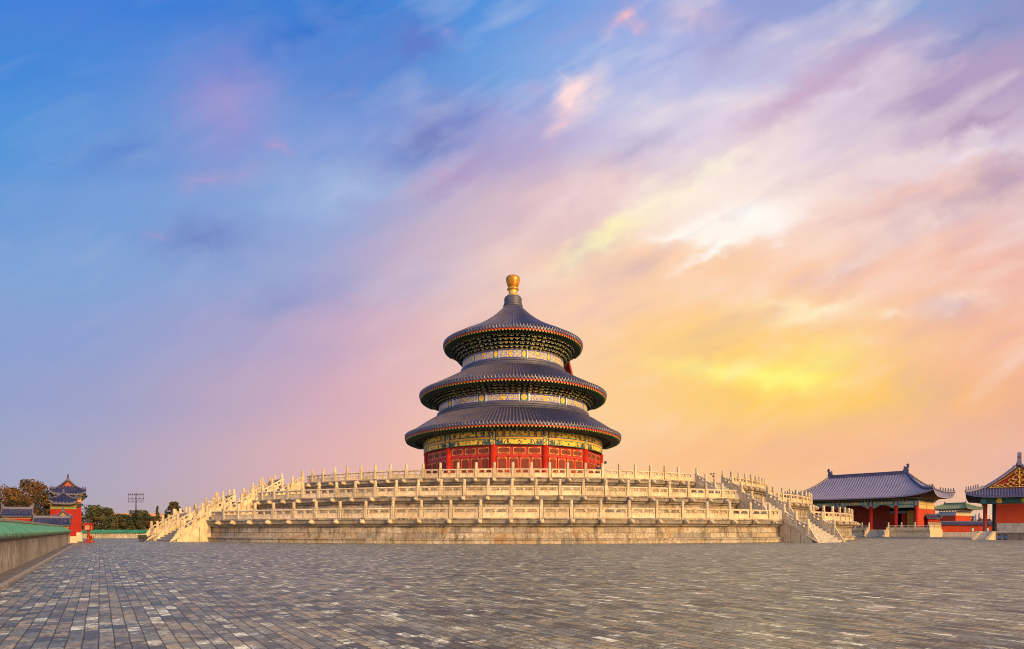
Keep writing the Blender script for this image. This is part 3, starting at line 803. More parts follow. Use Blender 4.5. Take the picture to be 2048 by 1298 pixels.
def tile_roof(name, prof, nrib, lip=0.30, rise=0.72):
    """conical roof of revolution with a round cover tile on every rib"""
    m = MB(); hs = (1.0, 0.80, 0.10, 0.0, 0.0, 0.0, 0.10, 0.80); ns = len(hs); n = nrib*ns
    full = prof + [(prof[-1][0], prof[-1][1]-lip), (prof[-1][0]-0.22, prof[-1][1]-lip-0.02)]
    npf = len(full)
    for i in range(n):
        th = 2*pi*i/n
        for k, (r, z) in enumerate(full):
            a = min(rise * 2*pi*r/nrib, 0.30)
            up = a*hs[i % ns] if k < npf-1 else 0
            rr = r + (0.06*hs[i % ns] if npf-3 <= k < npf-1 else 0)
            m.v.append(pol(rr, th, z + up - (0.05*hs[i % ns] if k == npf-2 else 0)))
    for i in range(n):
        j = (i+1) % n
        for k in range(npf-1): m.face((i*npf+k, i*npf+k+1, j*npf+k+1, j*npf+k))
    return m.build(name, M.tile, hall)
def eave(r, z, wr, wz, nraf, parent):
    """boards, two rows of rafter ends and the boarded soffit below a roof edge"""
    m = MB(); m.lathe([(r-0.20,z-0.26),(r-0.09,z-0.26),(r-0.09,z-0.42),(r-0.45,z-0.42)], 120, None, cap=False)
    m.build('red_eave_board', plainred, parent)
    m = MB()
    for k in range(nraf):
        a = 2*pi*k/nraf
        if math.cos(a) < -0.35: continue
        Mx = Matrix.Translation(Vector(pol(r-0.14, a, z-0.54))) @ Matrix.Rotation(a, 4, 'Z')
        m.cbox(0, 0.45, 0.045, 0.22, 0.9, 0.19, (0.04,0.10,0.05), Mx)
        m.cbox(0, -0.012, 0.045, 0.18, 0.03, 0.16, (0.60,0.40,0.06), Mx)
        rin = r - 1.15
        Mx = Matrix.Translation(Vector(pol(rin, a, z-0.60))) @ Matrix.Rotation(a, 4, 'Z')
        m.cbox(0, 0.15, 0.0, 0.19, 0.3, 0.18, (0.06,0.10,0.07), Mx)
        m.cbox(0, -0.012, 0.0, 0.14, 0.03, 0.14, (0.20,0.26,0.16), Mx)
    m.build('rafter_ends', M.bracket, parent)
    m = MB()
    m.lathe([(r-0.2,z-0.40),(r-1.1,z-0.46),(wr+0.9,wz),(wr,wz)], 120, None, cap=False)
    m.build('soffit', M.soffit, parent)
plainred = plain('vermilion_board', (0.46,0.045,0.015), (0.36,0.03,0.012), 0.5, 3.0)
def brackets(name, wr, z0, reach, height, tiers, per_bay, parent):
    """clusters of stepped bracket arms under a roof"""
    m = MB(); dark = [(0.016,0.030,0.026), (0.012,0.020,0.045), (0.018,0.036,0.018)]
    edge = [(0.62,0.46,0.18), (0.52,0.46,0.24), (0.40,0.42,0.20)]
    tot = 12*per_bay
    for k in range(tot):
        a = R(COLA - 15) + 2*pi*k/tot
        if math.cos(a) < -0.4: continue
        big = k % per_bay == 0
        step = 2*pi*wr/tot
        Mx = Matrix.Translation(Vector(pol(wr, a, z0))) @ Matrix.Rotation(a, 4, 'Z')
        dk = (0.05,0.085,0.04) if big else dark[k % 3]; ed = (0.50,0.46,0.16) if big else edge[(k//2) % 3]
        th = height/tiers; jit = 0.16*(h2(k, 3.7)-0.5) + (0.10 if k % 2 else -0.04)
        for t in range(tiers):
            out = reach*(t+1)/tiers; zz = t*th
            m.box(-0.09, 0.09, -out-0.16, 0.02, zz, zz+th*0.62, dk, Mx)
            m.box(-0.10, 0.10, -out-0.18, -out-0.159, zz+th*0.05, zz+th*0.30, ed, Mx)
            wA = step*(0.30 + 0.13*((t + k) % 2))*(1.15 if big else 1.0)*(1+out/wr)
            zb = zz + jit
            arm = [(-wA,0.62),(-wA,0.36),(-wA*0.55,0.10),(wA*0.55,0.10),(wA,0.36),(wA,0.62),(wA*0.6,0.46),(-wA*0.6,0.46)]
            m.extrude([(p, zb+q*th) for p, q in arm], -out-0.07, -out+0.07, lambda p, q, c: Mx @ Vector((p, c, q)), dk)
            rim = [(-wA,0.54),(-wA,0.34),(-wA*0.55,0.08),(wA*0.55,0.08),(wA,0.34),(wA,0.54),(wA*0.88,0.42),(wA*0.5,0.22),(-wA*0.5,0.22),(-wA*0.88,0.42)]
            m.poly([Mx @ Vector((p, -out-0.086, zb+q*th)) for p, q in rim], ed)
            for s in (-1, 0, 1):
                m.box(s*wA*0.88-0.085, s*wA*0.88+0.085, -out-0.10, -out+0.10, zz+th*0.62, zz+th*0.93, dk, Mx)
                m.box(s*wA*0.88-0.085, s*wA*0.88+0.085, -out-0.115, -out-0.101, zz+th*0.62, zz+th*0.72, ed, Mx)
        # flame board at the foot of the cluster
        m.poly([Mx @ Vector(p) for p in ((-0.24,-0.03,-0.10),(0.24,-0.03,-0.10),(0.17,-0.03,0.14),(0,-0.03,0.30),(-0.17,-0.03,0.14))], (0.50,0.20,0.05) if k % 2 else (0.40,0.36,0.10))
    m.lathe([(wr-0.02,-0.12),(wr-0.02,height+0.1)], 120, (0.014,0.016,0.016), (0,0,z0), None, False)
    return m.build(name, M.bracket, parent)

# roofs, from the top down: profile (radius, height)
r1 = tile_roof('upper_roof', [(1.35,35.25),(1.75,34.75),(2.35,34.15),(3.1,33.45),(4.1,32.65),(5.25,31.85),(6.4,31.15),(7.6,30.5),(8.8,29.88),(9.8,29.3),(10.6,28.86)], 140)
r2 = tile_roof('middle_roof', [(8.3,24.30),(9.1,23.85),(10.1,23.25),(11.2,22.62),(12.4,21.98),(13.4,21.42),(14.15,21.08)], 184)
r3 = tile_roof('lower_roof', [(11.9,17.45),(12.8,16.95),(13.8,16.30),(14.8,15.62),(15.6,15.10),(16.3,14.76)], 210)
eave(10.6, 28.86, 7.75, 28.3, 140, r1)
eave(14.15, 21.08, 11.35, 20.85, 184, r2)
eave(16.3, 14.76, 13.6, 14.62, 210, r3)
brackets('bracket_sets', 7.72, 26.62, 1.5, 1.65, 4, 6, r1)
brackets('bracket_sets', 11.3, 19.62, 1.35, 1.22, 4, 8, r2)
brackets('bracket_sets', 13.55, 14.12, 0.55, 0.55, 2, 9, r3)
ring_band('upper_frieze', 7.72, 25.25, 26.62, paint_upper, 150, 16, off=-10)
ring_band('middle_frieze', 11.3, 18.42, 19.62, paint_upper, 150, 14, off=-14)
ring_band('beam_frieze', 13.56, 12.30, 14.15, paint_beam, 130, 22)
m = MB()     # tiled ridge rings where a roof meets the drum above it
m.lathe([(7.80,25.26),(8.0,25.20),(8.02,24.98),(7.9,24.94),(8.1,24.90),(8.16,24.62),(8.05,24.58),(8.35,24.52),(8.42,24.30),(8.3,24.2)], 160, None, cap=False)
m.build('ridge_ring', M.tile_ridge, r2)
m = MB()
m.lathe([(11.4,18.43),(11.6,18.38),(11.62,18.14),(11.5,18.10),(11.72,18.05),(11.80,17.80),(11.68,17.75),(11.98,17.68),(12.05,17.46),(11.9,17.35)], 160, None, cap=False)
m.build('ridge_ring', M.tile_ridge, r3)
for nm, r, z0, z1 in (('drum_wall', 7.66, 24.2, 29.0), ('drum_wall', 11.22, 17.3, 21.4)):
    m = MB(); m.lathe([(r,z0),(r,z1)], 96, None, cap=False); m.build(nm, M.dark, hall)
# finial
m = MB(); m.lathe([(1.36,35.15),(1.48,35.2),(1.50,35.42),(1.38,35.5),(1.42,35.55),(1.42,35.68),(1.30,35.76),(1.34,36.1),(1.36,36.45),(1.22,36.72),(0.9,36.85)], 48)
m.build('finial_base', M.tile_ridge, hall)
m = MB(); m.lathe([(0.92,36.84),(0.94,36.98),(0.74,37.06),(0.66,37.14),(0.66,37.75),(0.72,37.82),(0.90,37.9),(0.92,38.02),(0.72,38.14)], 40)
m.build('finial_neck', M.gold, hall, True)
m = MB(); m.lathe([(0.60,38.12),(0.74,38.25),(0.90,38.65),(1.02,39.05),(1.09,39.4),(1.07,39.65),(0.96,39.84),(0.72,39.97),(0.35,40.04)], 40)
m.build('finial_ball', M.goldball, hall, True)
# columns, walls, doors
for bay in range(-4, 5):
    a = R(COLA + bay*30 - 15)
    m = MB(); m.lathe([(0.46,6.06),(0.46,6.35),(0.40,6.42),(0.39,12.32)], 18)
    link('column', m.mesh('column', M.red, True), hall, pol(13.30, a, 0))
m = MB()
m.lathe([(13.9,6.05),(13.9,6.34),(12.9,6.34)], 96, None, cap=False); m.build('plinth', M.marble, hall)
BW = 2*12.9*math.sin(R(15)) - 0.62
wm = MB(); wm.box(-BW/2-0.3, BW/2+0.3, 0.0, 0.2, 6.2, 12.45)
for z in (6.34, 10.86, 12.10): wm.box(-BW/2-0.1, BW/2+0.1, -0.08, 0.02, z, z+0.22)
for x in (-BW/2, -BW/6, BW/6, BW/2): wm.box(x-0.10, x+0.10, -0.07, 0.02, 11.08, 12.10)
WALL = wm.mesh('bay_wall', M.red)
def lattice_mesh(w, h, name):
    m = MB(); m.quad((-w/2,0,0),(w/2,0,0),(w/2,0,h),(-w/2,0,h), None, [(0,0),(w,0),(w,h),(0,h)]); return m.mesh(name, M.lattice)
def trim_mesh(w, h, name, c=0.34, b=0.07):
    m = MB()
    for sx in (-1, 1):
        for z0, z1 in ((0, min(c*1.3, h*0.36)), (h-min(c*1.3, h*0.36), h)):
            x = sx*w/2; m.box(min(x, x-sx*b), max(x, x-sx*b), -0.03, 0.0, z0, z1)
        for z in (0, h-b):
            x0, x1 = sorted((sx*(w/2-b), sx*(w/2-b-c))); m.box(x0, x1, -0.03, 0.0, z, z+b)
    for sx in (-1, 1): m.box(sx*w/2-0.012, sx*w/2+0.012, -0.02, 0.0, 0, h)
    for z in (b*1.0, h-2*b): m.box(-w/2+b, w/2-b, -0.014, 0.0, z+b*0.25, z+b*0.55)
    return m.mesh(name, M.gold)
TW = BW/3 - 0.42
TL, TT = lattice_mesh(TW-0.24, 0.62, 'lattice'), trim_mesh(TW, 0.84, 'gilt_trim')
tfm = MB(); tfm.box(-TW/2-0.05, TW/2+0.05, -0.04, 0.0, -0.05, 0.89); TF = tfm.mesh('transom_window', M.red)
DW = BW/4 - 0.16
DL, DT = lattice_mesh(DW-0.42, 2.55, 'lattice'), trim_mesh(DW-0.16, 2.85, 'gilt_trim', 0.20)
dm = MB(); dm.box(-DW/2, DW/2, -0.05, 0.0, 0.0, 4.3)
for x0, x1, z0, z1 in ((-DW/2,-DW/2+0.14,0,4.3),(DW/2-0.14,DW/2,0,4.3),(-DW/2,DW/2,4.15,4.3),(-DW/2,DW/2,1.15,1.3),(-DW/2,DW/2,0,0.15)): dm.box(x0, x1, -0.09, -0.045, z0, z1)
DF = dm.mesh('door', M.red)
for bay in range(-4, 5):
    a = R(COLA + bay*30)
    wl = link('bay_wall', WALL, hall, pol(12.85, a, 0), a)
    for k in (-1, 0, 1):
        w = link('transom_window', TF, wl, (k*BW/3, -0.03, 11.18))
        for me, z in ((TL, 0.11), (TT, 0.0)):
            o = link(me.name.split('.')[0], me, w, (0, -0.055 if me is TL else -0.045, z))
    for k in range(4):
        w = link('door', DF, wl, ((k-1.5)*BW/4, -0.02, 6.5))
        link('lattice', DL, w, (0, -0.06, 1.45)); link('gilt_trim', DT, w, (0, -0.092, 1.28))
# name board tilted out under the top roof, seen from behind
pb = Vector((math.sin(R(61)), math.cos(R(61)), 0))
nb = link('name_board', None, hall, (pb.x*9.75, pb.y*9.75, 27.0), math.atan2(-pb.x, pb.y) + pi)
nb.rotation_euler = (R(-17), 0, math.atan2(-pb.x, pb.y) + pi)
m = MB(); m.box(-1.0, 1.0, -0.09, 0.09, -1.45, 1.45); m.build('board', plainred, nb)
m = MB()
for x0, x1, z0, z1 in ((-1.25,-1.0,-1.7,1.7),(1.0,1.25,-1.7,1.7),(-1.0,1.0,1.45,1.7),(-1.0,1.0,-1.7,-1.45)): m.box(x0, x1, -0.2, 0.06, z0, z1)
for k in range(9):
    for s in (-1, 1): m.box(s*1.25-0.06, s*1.25+0.06, -0.2, 0.02, -1.5+k*0.35, -1.33+k*0.35)
m.build('carved_frame', plainred, nb)
# a loudspeaker on the right side of the drum
m = MB(); m.tube([(0,0,0),(0.45,0.0,0.05)], 0.03, 6); m.box(0.3,0.62,-0.16,0.16,-0.05,0.32)
o = m.build('loudspeaker', M.iron, hall); o.location = pol(13.6, R(86), 11.2)

# ------------------------------------------------------------------ traditional roofs and small buildings
def roof_parts(th, A, B, a, H, z0, tile, ridge_mat, t1=None, Ag=None, pitch=0.3, up=0.45, rib=0.09, beasts=5, ridge_h=0.35, orn=1.0, gable_mat=None, curve=0.5, edge=0.16, off=(0,0)):
    """hipped (t1 None) or hip and gable tiled roof: eave half sizes A (x) and B (y), ridge half length a, rise H over z0; parts under thing th"""
    hip = t1 is None
    def Ax(t): return A-(A-a)*t if hip else (A-(A-Ag)*min(t/t1, 1.0))
    def zf(t, c):     # c: 1 at a corner
        return z0 + H*((1-curve)*t + curve*t*t) + up*(max(0.0, c)**5)*(1-t)**3
    def front(x, t, s):
        return (x, s*B*(1-t), zf(t, abs(x)/max(Ax(t), 1e-6)))
    def side(y, t, s):
        return (s*Ax(t), y, zf(t, abs(y)/max(B*(1-t), 1e-6)))
    m = MB(); NT_, NS = 12, 24
    tm = 1.0 if hip else t1
    for s in (-1, 1):
        for i in range(NS):
            for j in range(NT_):
                t0, t2 = j/NT_, (j+1)/NT_
                q = [front(Ax(tt)*(2*ii/NS-1), tt, s) for ii, tt in ((i,t0),(i+1,t0),(i+1,t2),(i,t2))]
                m.quad(*(q if s < 0 else q[::-1]))
        for i in range(NS):
            for j in range(NT_):
                t0, t2 = tm*j/NT_, tm*(j+1)/NT_
                q = [side(B*(1-tt)*(2*ii/NS-1), tt, s) for ii, tt in ((i,t0),(i+1,t0),(i+1,t2),(i,t2))]
                m.quad(*(q if s > 0 else q[::-1]))
    # cover tiles running down the slopes
    def run(pts, ax):
        w = pitch*0.30; rs = []
        for p in pts:
            p = Vector(p); o = Vector((1,0,0)) if ax == 'x' else Vector((0,1,0))
            rs.append([p - o*w, p - o*w*0.6 + Vector((0,0,rib*0.8)), p + Vector((0,0,rib)), p + o*w*0.6 + Vector((0,0,rib*0.8)), p + o*w, p - Vector((0,0,0.02))])
        m.rings(rs)
    for s in (-1, 1):
        k = int(A/pitch)
        for i in range(-k, k+1):
            x = i*pitch
            te = 1.0
            if hip and abs(x) > a: te = (A-abs(x))/(A-a)
            if not hip and abs(x) > Ag: te = t1*(A-abs(x))/(A-Ag)
            if te < 0.04: continue
            n = max(2, int(8*te)+1)
            run([front(x, te*q/n, s) for q in range(n+1)], 'x')
        k = int(B/pitch)
        for i in range(-k, k+1):
            y = i*pitch; te = min(tm, 1-abs(y)/B)
            if te < 0.04: continue
            n = max(2, int(8*te)+1)
            run([side(y, te*q/n, s) for q in range(n+1)], 'y')
    # thick eave edge
    loop = []
    for i in range(NS): loop.append(front(-A+2*A*i/NS, 0, -1))
    for i in range(NS): loop.append(side(-B+2*B*i/NS, 0, 1))
    for i in range(NS): loop.append(front(A-2*A*i/NS, 0, 1))
    for i in range(NS): loop.append(side(B-2*B*i/NS, 0, -1))
    n = len(loop)
    for i in range(n):
        p, q = Vector(loop[i]), Vector(loop[(i+1) % n]); dz = Vector((0,0,-edge))
        m.quad(p, p+dz, q+dz, q)
    rf = m.build('roof', tile, th); rf.location = (off[0], off[1], 0)
    m = MB()
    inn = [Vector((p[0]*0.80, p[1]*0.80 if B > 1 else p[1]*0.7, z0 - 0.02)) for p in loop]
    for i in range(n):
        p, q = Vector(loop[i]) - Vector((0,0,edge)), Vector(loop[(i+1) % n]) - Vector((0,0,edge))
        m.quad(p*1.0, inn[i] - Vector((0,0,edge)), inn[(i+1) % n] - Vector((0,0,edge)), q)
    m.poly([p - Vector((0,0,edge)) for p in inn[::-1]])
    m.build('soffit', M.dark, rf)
    # ridges
    zr = z0 + H; hl = a if hip else Ag
    rw = ridge_h*0.42
    m = MB()
    m.extrude([(-rw,-0.05),(rw,-0.05),(rw*0.8,ridge_h*0.7),(rw*1.15,ridge_h*0.78),(rw*0.7,ridge_h),(-rw*0.7,ridge_h),(-rw*1.15,ridge_h*0.78),(-rw*0.8,ridge_h*0.7)], -hl, hl, lambda p, q, c: (c, p, q + zr))
    m.build('main_ridge', ridge_mat, rf)
    for sx in (-1, 1):
        m = MB(); k = ridge_h*2.6*orn
        pts = [(-0.28,0),(0.30,0),(0.34,0.45),(0.24,0.52),(0.36,0.70),(0.40,0.92),(0.26,1.06),(0.08,0.98),(0.16,0.86),(0.10,0.72),(-0.04,0.66),(-0.10,0.80),(-0.20,0.74),(-0.18,0.52),(-0.30,0.40)]
        m.extrude([(p*k, q*k) for p, q in pts], -0.13*k, 0.13*k, lambda p, q, c: (sx*(hl-0.12*k) + sx*p*0.8, c, q + zr - 0.03))
        m.build('ridge_ornament', ridge_mat, rf)
        for sy in (-1, 1):
            if hip: path = [(sx*Ax(t), sy*B*(1-t), zf(t, 1.0)) for t in [q/12 for q in range(13)]]
            else: path = [(sx*Ax(t), sy*B*(1-t), zf(t, 1.0)) for t in [t1*q/8 for q in range(9)]]
            m = MB(); m.tube([Vector(p)+Vector((0,0,rib+rw*0.4)) for p in path], rw*0.9, 6)
            for q in range(beasts):
                t = (0.03 + 0.055*q) if hip else t1*(0.05 + 0.13*q)
                p = Vector((sx*Ax(t), sy*B*(1-t), zf(t, 1.0)+rib+rw))
                m.lathe([(rw*0.55,0),(rw*0.5,rw*1.0),(rw*0.28,rw*1.4),(rw*0.42,rw*1.9),(rw*0.1,rw*2.4)], 6, None, p)
            m.build('hip_ridge', ridge_mat, rf)
            if not hip:
                m = MB(); m.tube([Vector((sx*Ag, sy*B*(1-t), zf(t, 0)+rib+rw*0.4)) for t in [t1+(1-t1)*q/8 for q in range(9)]], rw*0.9, 6)
                m.build('gable_ridge', ridge_mat, rf)
        if not hip:
            m = MB(); xg = sx*(Ag-0.18)
            pts = [(y, zf(t, 0)-0.06) for y, t in [(-B*(1-t), t) for t in [t1+(1-t1)*q/8 for q in range(9)]]]
            pts = pts + [(-y, z) for y, z in pts[-2::-1]]
            m.extrude(pts, xg-0.04, xg+0.04, lambda p, q, c: (c, p, q))
            m.build('gable_wall', gable_mat or M.redwall, rf)
    return rf

def paint_strip(u, v, k=0):
    """painted beam of the side buildings"""
    if v > 0.9 or v < 0.08: return (0.10,0.36,0.36)
    d = abs(u-0.5)
    if d > 0.47: return NAVY
    if d < 0.17: return GOLD if h2(int(u*40)+k, int(v*5)) > 0.4 else (0.10,0.30,0.30)
    if 0.22 < d < 0.29: return GOLD if h2(int(u*50)+k, int(v*5)) > 0.3 else LBLUE
    if 0.36 < d < 0.41: return GOLD if h2(int(u*50)+k, int(v*4)) > 0.4 else GREEN
    return (0.16,0.32,0.50) if d < 0.3 else (0.16,0.44,0.34)
def strip(m, p0, p1, z0, z1, nu, nv, k=0, fn=paint_strip):
    p0, p1 = Vector(p0), Vector(p1)
    for i in range(nu):
        for j in range(nv):
            a, b = p0.lerp(p1, i/nu), p0.lerp(p1, (i+1)/nu)
            za, zb = z0+(z1-z0)*j/nv, z0+(z1-z0)*(j+1)/nv
            m.quad((a.x,a.y,za),(b.x,b.y,za),(b.x,b.y,zb),(a.x,a.y,zb), fn((i+0.5)/nu, (j+0.5)/nv, k))
def small_brackets(m, x0, x1, y, z, h, step, axis='x', out=-1):
    n = max(1, int(abs(x1-x0)/step))
    for i in range(n):
        c = x0 + (x1-x0)*(i+0.5)/n
        for t in range(3):
            o = 0.16*(t+1)*out; w = 0.10+0.09*t
            dk = (0.05,0.09,0.07) if i % 2 else (0.04,0.06,0.11)
            ed = (0.40,0.26,0.09)
            if axis == 'x':
                m.box(c-w, c+w, min(y, y+o), max(y, y+o), z+h*t/3, z+h*(t+0.75)/3, dk)
                yy = y+o; m.box(c-w, c+w, min(yy, yy+0.012*out), max(yy, yy+0.012*out), z+h*t/3, z+h*(t+0.3)/3, ed)
            else:
                m.box(min(y, y+o), max(y, y+o), c-w, c+w, z+h*t/3, z+h*(t+0.75)/3, dk)
                yy = y+o; m.box(min(yy, yy+0.012*out), max(yy, yy+0.012*out), c-w, c+w, z+h*t/3, z+h*(t+0.3)/3, ed)

class Frame:
    """local frame of a building: x along its front, y to the back"""
    def __init__(s, o, az_back):
        s.o = Vector((o.x, o.y, 0)); a = R(az_back)
        s.ey = Vector((math.sin(a), math.cos(a), 0)); s.ex = Vector((math.cos(a), -math.sin(a), 0)); s.rz = -a
    def lx(s, pxx, ly):
        """local x of the vertical line at photograph column pxx when it lies at local y"""
        k = (pxx - CX)/F; b = s.o + s.ey*ly
        return (k*b.y - b.x)/(s.ex.x - k*s.ex.y)
    def depth(s, lx, ly): return (s.o + s.ex*lx + s.ey*ly).y

# ------------------------------------------------------------------ gate hall behind the terrace on the right
fr = Frame(px(1709, 1073, 103), 47.0)
gate = thing('gate_hall', 'long gate hall with hipped violet blue roof and red columns behind the terrace', 'gate hall', tuple(fr.o), fr.rz)
PZ = 1.15
cols = [fr.lx(v, 0.0) for v in (1593, 1629, 1676, 1742, 1792, 1833)]
xl, xr = cols[0], cols[-1]; GD = 10.5
m = MB()
m.extrude([(-2.3,0),(-2.3,0.3),(-2.2,0.34),(-2.2,0.8),(-2.3,0.86),(-2.36,PZ),(GD+2.3,PZ),(GD+2.3,0)], xl-2, xr+2.3, lambda p, q, c: (c, p, q))
m.build('platform', M.marble, gate)
m = MB(); 
for c in cols:
    m2 = MB(); m2.lathe([(0.42,PZ),(0.42,PZ+0.12),(0.30,PZ+0.16),(0.28,5.0)], 12)
    link('column', m2.mesh('column', M.red, True), gate, (c, 0, 0))
m2 = MB(); m2.lathe([(0.42,PZ),(0.42,PZ+0.12),(0.30,PZ+0.16),(0.28,5.0)], 12); link('column', m2.mesh('column', M.red, True), gate, (xr, GD, 0))
for c0, c1 in zip(cols, cols[1:]):
    strip(m, (c0+0.3, -0.16, 0), (c1-0.3, -0.16, 0), 5.28, 5.78, 36, 8, int(c0))
    strip(m, (c0+0.3, -0.16, 0), (c1-0.3, -0.16, 0), 4.72, 5.2, 36, 8, int(c0)+3) if c1 == xr else None
    m.box(c0+0.3, c1-0.3, -0.14, 0.14, 5.2, 5.82, (0.08,0.2,0.2))
    for s, cc in ((1, c0+0.3), (-1, c1-0.3)):      # carved corner brackets
        m.extrude([(0,5.2),(s*1.05,5.2),(s*0.95,5.05),(s*0.6,5.0),(s*0.45,4.82),(s*0.1,4.7),(0,4.5)], -0.08, 0.08, lambda p, q, t: (cc+p, t, q), (0.30,0.33,0.24))
for c in cols: m.box(c-0.3, c+0.3, -0.2, 0.2, 5.0, 5.82, (0.10,0.16,0.42)); m.box(c-0.14, c+0.14, -0.22, -0.2, 5.1, 5.75, (0.55,0.40,0.12))
m.build('painted_beam', M.paint, gate)
m = MB(); small_brackets(m, xl-0.5, xr+0.5, -0.2, 5.84, 0.6, 0.5); small_brackets(m, -0.5, GD+0.5, xr+0.2, 5.84, 0.6, 0.5, 'y', 1)
m.box(xl-0.5, xr+0.2, -0.18, GD, 5.83, 6.4, (0.03,0.025,0.02)); m.build('bracket_sets', M.bracket, gate)
m = MB(); m.box(xr-0.22, xr+0.22, 0.3, GD-0.3, PZ, 4.55); m.box(xr+0.22, xr+0.25, GD*0.52, GD*0.53, PZ, 4.55)
m.build('side_wall', M.redwall, gate)
m = MB(); strip(m, (xr+0.24, 0.3, 0), (xr+0.24, GD*0.5-0.1, 0), 4.6, 5.2, 20, 6, 2, lambda u, v, k: (0.62,0.42,0.12) if 0.08 < v < 0.92 and 0.03 < u < 0.97 else (0.35,0.22,0.06))
strip(m, (xr+0.24, GD*0.5+0.1, 0), (xr+0.24, GD-0.3, 0), 4.6, 5.2, 20, 6, 2, lambda u, v, k: (0.62,0.42,0.12) if 0.08 < v < 0.92 and 0.03 < u < 0.97 else (0.35,0.22,0.06))
for y0, y1 in ((0.3, GD*0.5-0.1), (GD*0.5+0.1, GD-0.3)):
    strip(m, (xr+0.24, y0, 0), (xr+0.24, y1, 0), 5.25, 5.82, 20, 6, 2, lambda u, v, k: (0.66,0.45,0.13) if 0.1 < v < 0.9 and 0.03 < u < 0.97 else (0.40,0.24,0.06))
m.box(xr-0.2, xr+0.235, 0.3, GD-0.3, 4.56, 5.82, (0.4,0.25,0.08)); m.build('gilt_panels', M.paint, gate)
m = MB(); yb = 5.2        # the inner row of red doors, one way through on the right
dr = [fr.lx(v, yb) for v in (1560, 1780, 1797, 1812, 1822)]
m.box(dr[0], dr[1], yb, yb+0.2, PZ, 5.6)
x = dr[0] + 0.4
while x < dr[1]-1.0:
    m.box(x, x+0.06, yb-0.05, yb, PZ, 5.0); x += 1.3
for z in (2.2, 3.1, 4.0): m.box(dr[0], dr[1], yb-0.06, yb, z, z+0.08)
m.build('door_wall', M.redwood, gate)
m = MB(); m.box(dr[1]+0.1, dr[2]+0.05, yb-0.6, yb-0.4, PZ, 3.9); m.box(dr[2]+0.6, dr[3]+0.6, yb-0.6, yb-0.4, PZ, 3.9); m.build('door_leaf', M.redwall, gate)
m = MB(); m.box(dr[1]+0.1, dr[3]+0.6, yb-0.62, yb-0.38, 3.92, 4.35); m.build('door_lintel', plain('pale_blue_board', (0.30,0.42,0.55), (0.20,0.30,0.42)), gate)
m = MB()       # yellow curtain wall of the passage
m.lathe([(0.85,PZ),(0.85,4.0),(0.7,4.4)], 14, None, (fr.lx(1826, 4.0), 4.0, 0)); m.build('passage_jamb', plain('ochre_plaster', (0.55,0.38,0.08), (0.45,0.30,0.06)), gate)
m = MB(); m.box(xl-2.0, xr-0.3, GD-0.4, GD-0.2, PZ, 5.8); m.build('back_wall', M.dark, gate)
rA0, rA1 = fr.lx(1556, -1.9), fr.lx(1851, -1.9)
gx = (rA0+rA1)/2; rA = (rA1-rA0)/2; rB = GD/2 + 2.0
zr_ = EYE + (HY-948)/F*fr.depth(0, GD/2); ze = 6.45
rl, rr_ = fr.lx(1659, GD/2), fr.lx(1814, GD/2)
roof_parts(gate, rA, rB, (rr_-rl)/2, zr_-ze-0.35, ze, M.tile_gate, M.ridge_lilac, pitch=0.42, up=1.05, rib=0.10, beasts=6, ridge_h=0.5, orn=1.25, off=((rl+rr_)/2, GD/2), curve=0.52)
# its marble railing and steps
def rail_line(th, p0, p1, z, n, sc_=0.82, slope=0.0, ends=True, name='railing'):
    p0, p1 = Vector((*p0, z)), Vector((*p1, z)); d = p1-p0; L = Vector((d.x, d.y, 0)).length; az = math.atan2(d.y, d.x)
    bl = link(name, None, th, tuple(p0), az)
    key = round(L/n, 3)
    pm = panel_mesh(L/n/sc_-0.26, slope)
    for i in range(n+1):
        if not ends and i in (0, n): continue
        o = link('post', POST, bl, (L*i/n, 0, slope*L*i/n)); o.scale = (sc_,)*3
    for i in range(n):
        o = link('panel', pm, bl, (L*(i+0.5)/n, 0, slope*L*(i+0.5)/n)); o.scale = (sc_,)*3
    return bl
yf = -2.15
s0, s1, s2, s3 = [fr.lx(v, yf) for v in (1738, 1777, 1842, 1722)]
def gate_steps(x0, x1):
    m = MB()
    for i in range(6): m.box(x0+0.25, x1-0.25, yf-0.2-0.36*(i+1), yf-0.2-0.36*i, 0, PZ*(1-(i+1)/7))
    m.build('steps', M.step, gate)
    for x in (x0, x1):
        m = MB(); m.extrude([(0,0),(2.5,0),(2.5,0.1),(0,PZ)], x-0.2, x+0.2, lambda p, q, c: (c, yf-0.2-p, q)); m.build('step_wall', M.marble, gate)
        rail_line(gate, (x, yf-0.2), (x, yf-2.1), PZ, 2, 0.55, -0.42)
gate_steps(s0, s1)
n = max(2, round((s2-s1)/1.5)); rail_line(gate, (s1, yf), (xr+2.1, yf), PZ, n)
rail_line(gate, (xr+2.1, yf), (xr+2.1, yf+7.5), PZ, 6)
rail_line(gate, (s3-4, yf), (s0, yf), PZ, 5)

# ------------------------------------------------------------------ side hall at the right edge of the picture
fa = Frame(px(1992, 1079, 67.5), 38.5)
annex = thing('side_hall', 'side hall with a gilded red gable at the right edge of the court', 'side hall', tuple(fa.o), fa.rz)
AW, AL = 9.4, 16.0      # body width seen, length going back; local x=0 is the left corner of the end wall
x0 = 0.0; xc = fa.lx(1987, 0.0); xp = fa.lx(1970, 0.0)
pz = 0.80
m = MB(); xs0 = fa.lx(1953, -1.0); m.extrude([(xs0,0),(AW+4,0),(AW+4,pz),(xs0,pz)], -1.0, AL+1.5, lambda p, q, c: (p, c, q)); m.build('platform', M.brickbase, annex)
m = MB(); m.box(xs0-0.05, AW+4.1, -1.1, AL+1.6, pz, pz+0.13); m.build('platform_coping', M.step, annex)
m = MB(); m.box(x0, AW+2, 0, 0.3, pz+0.13, 1.85); m.build('wall_base', M.stonep, annex)
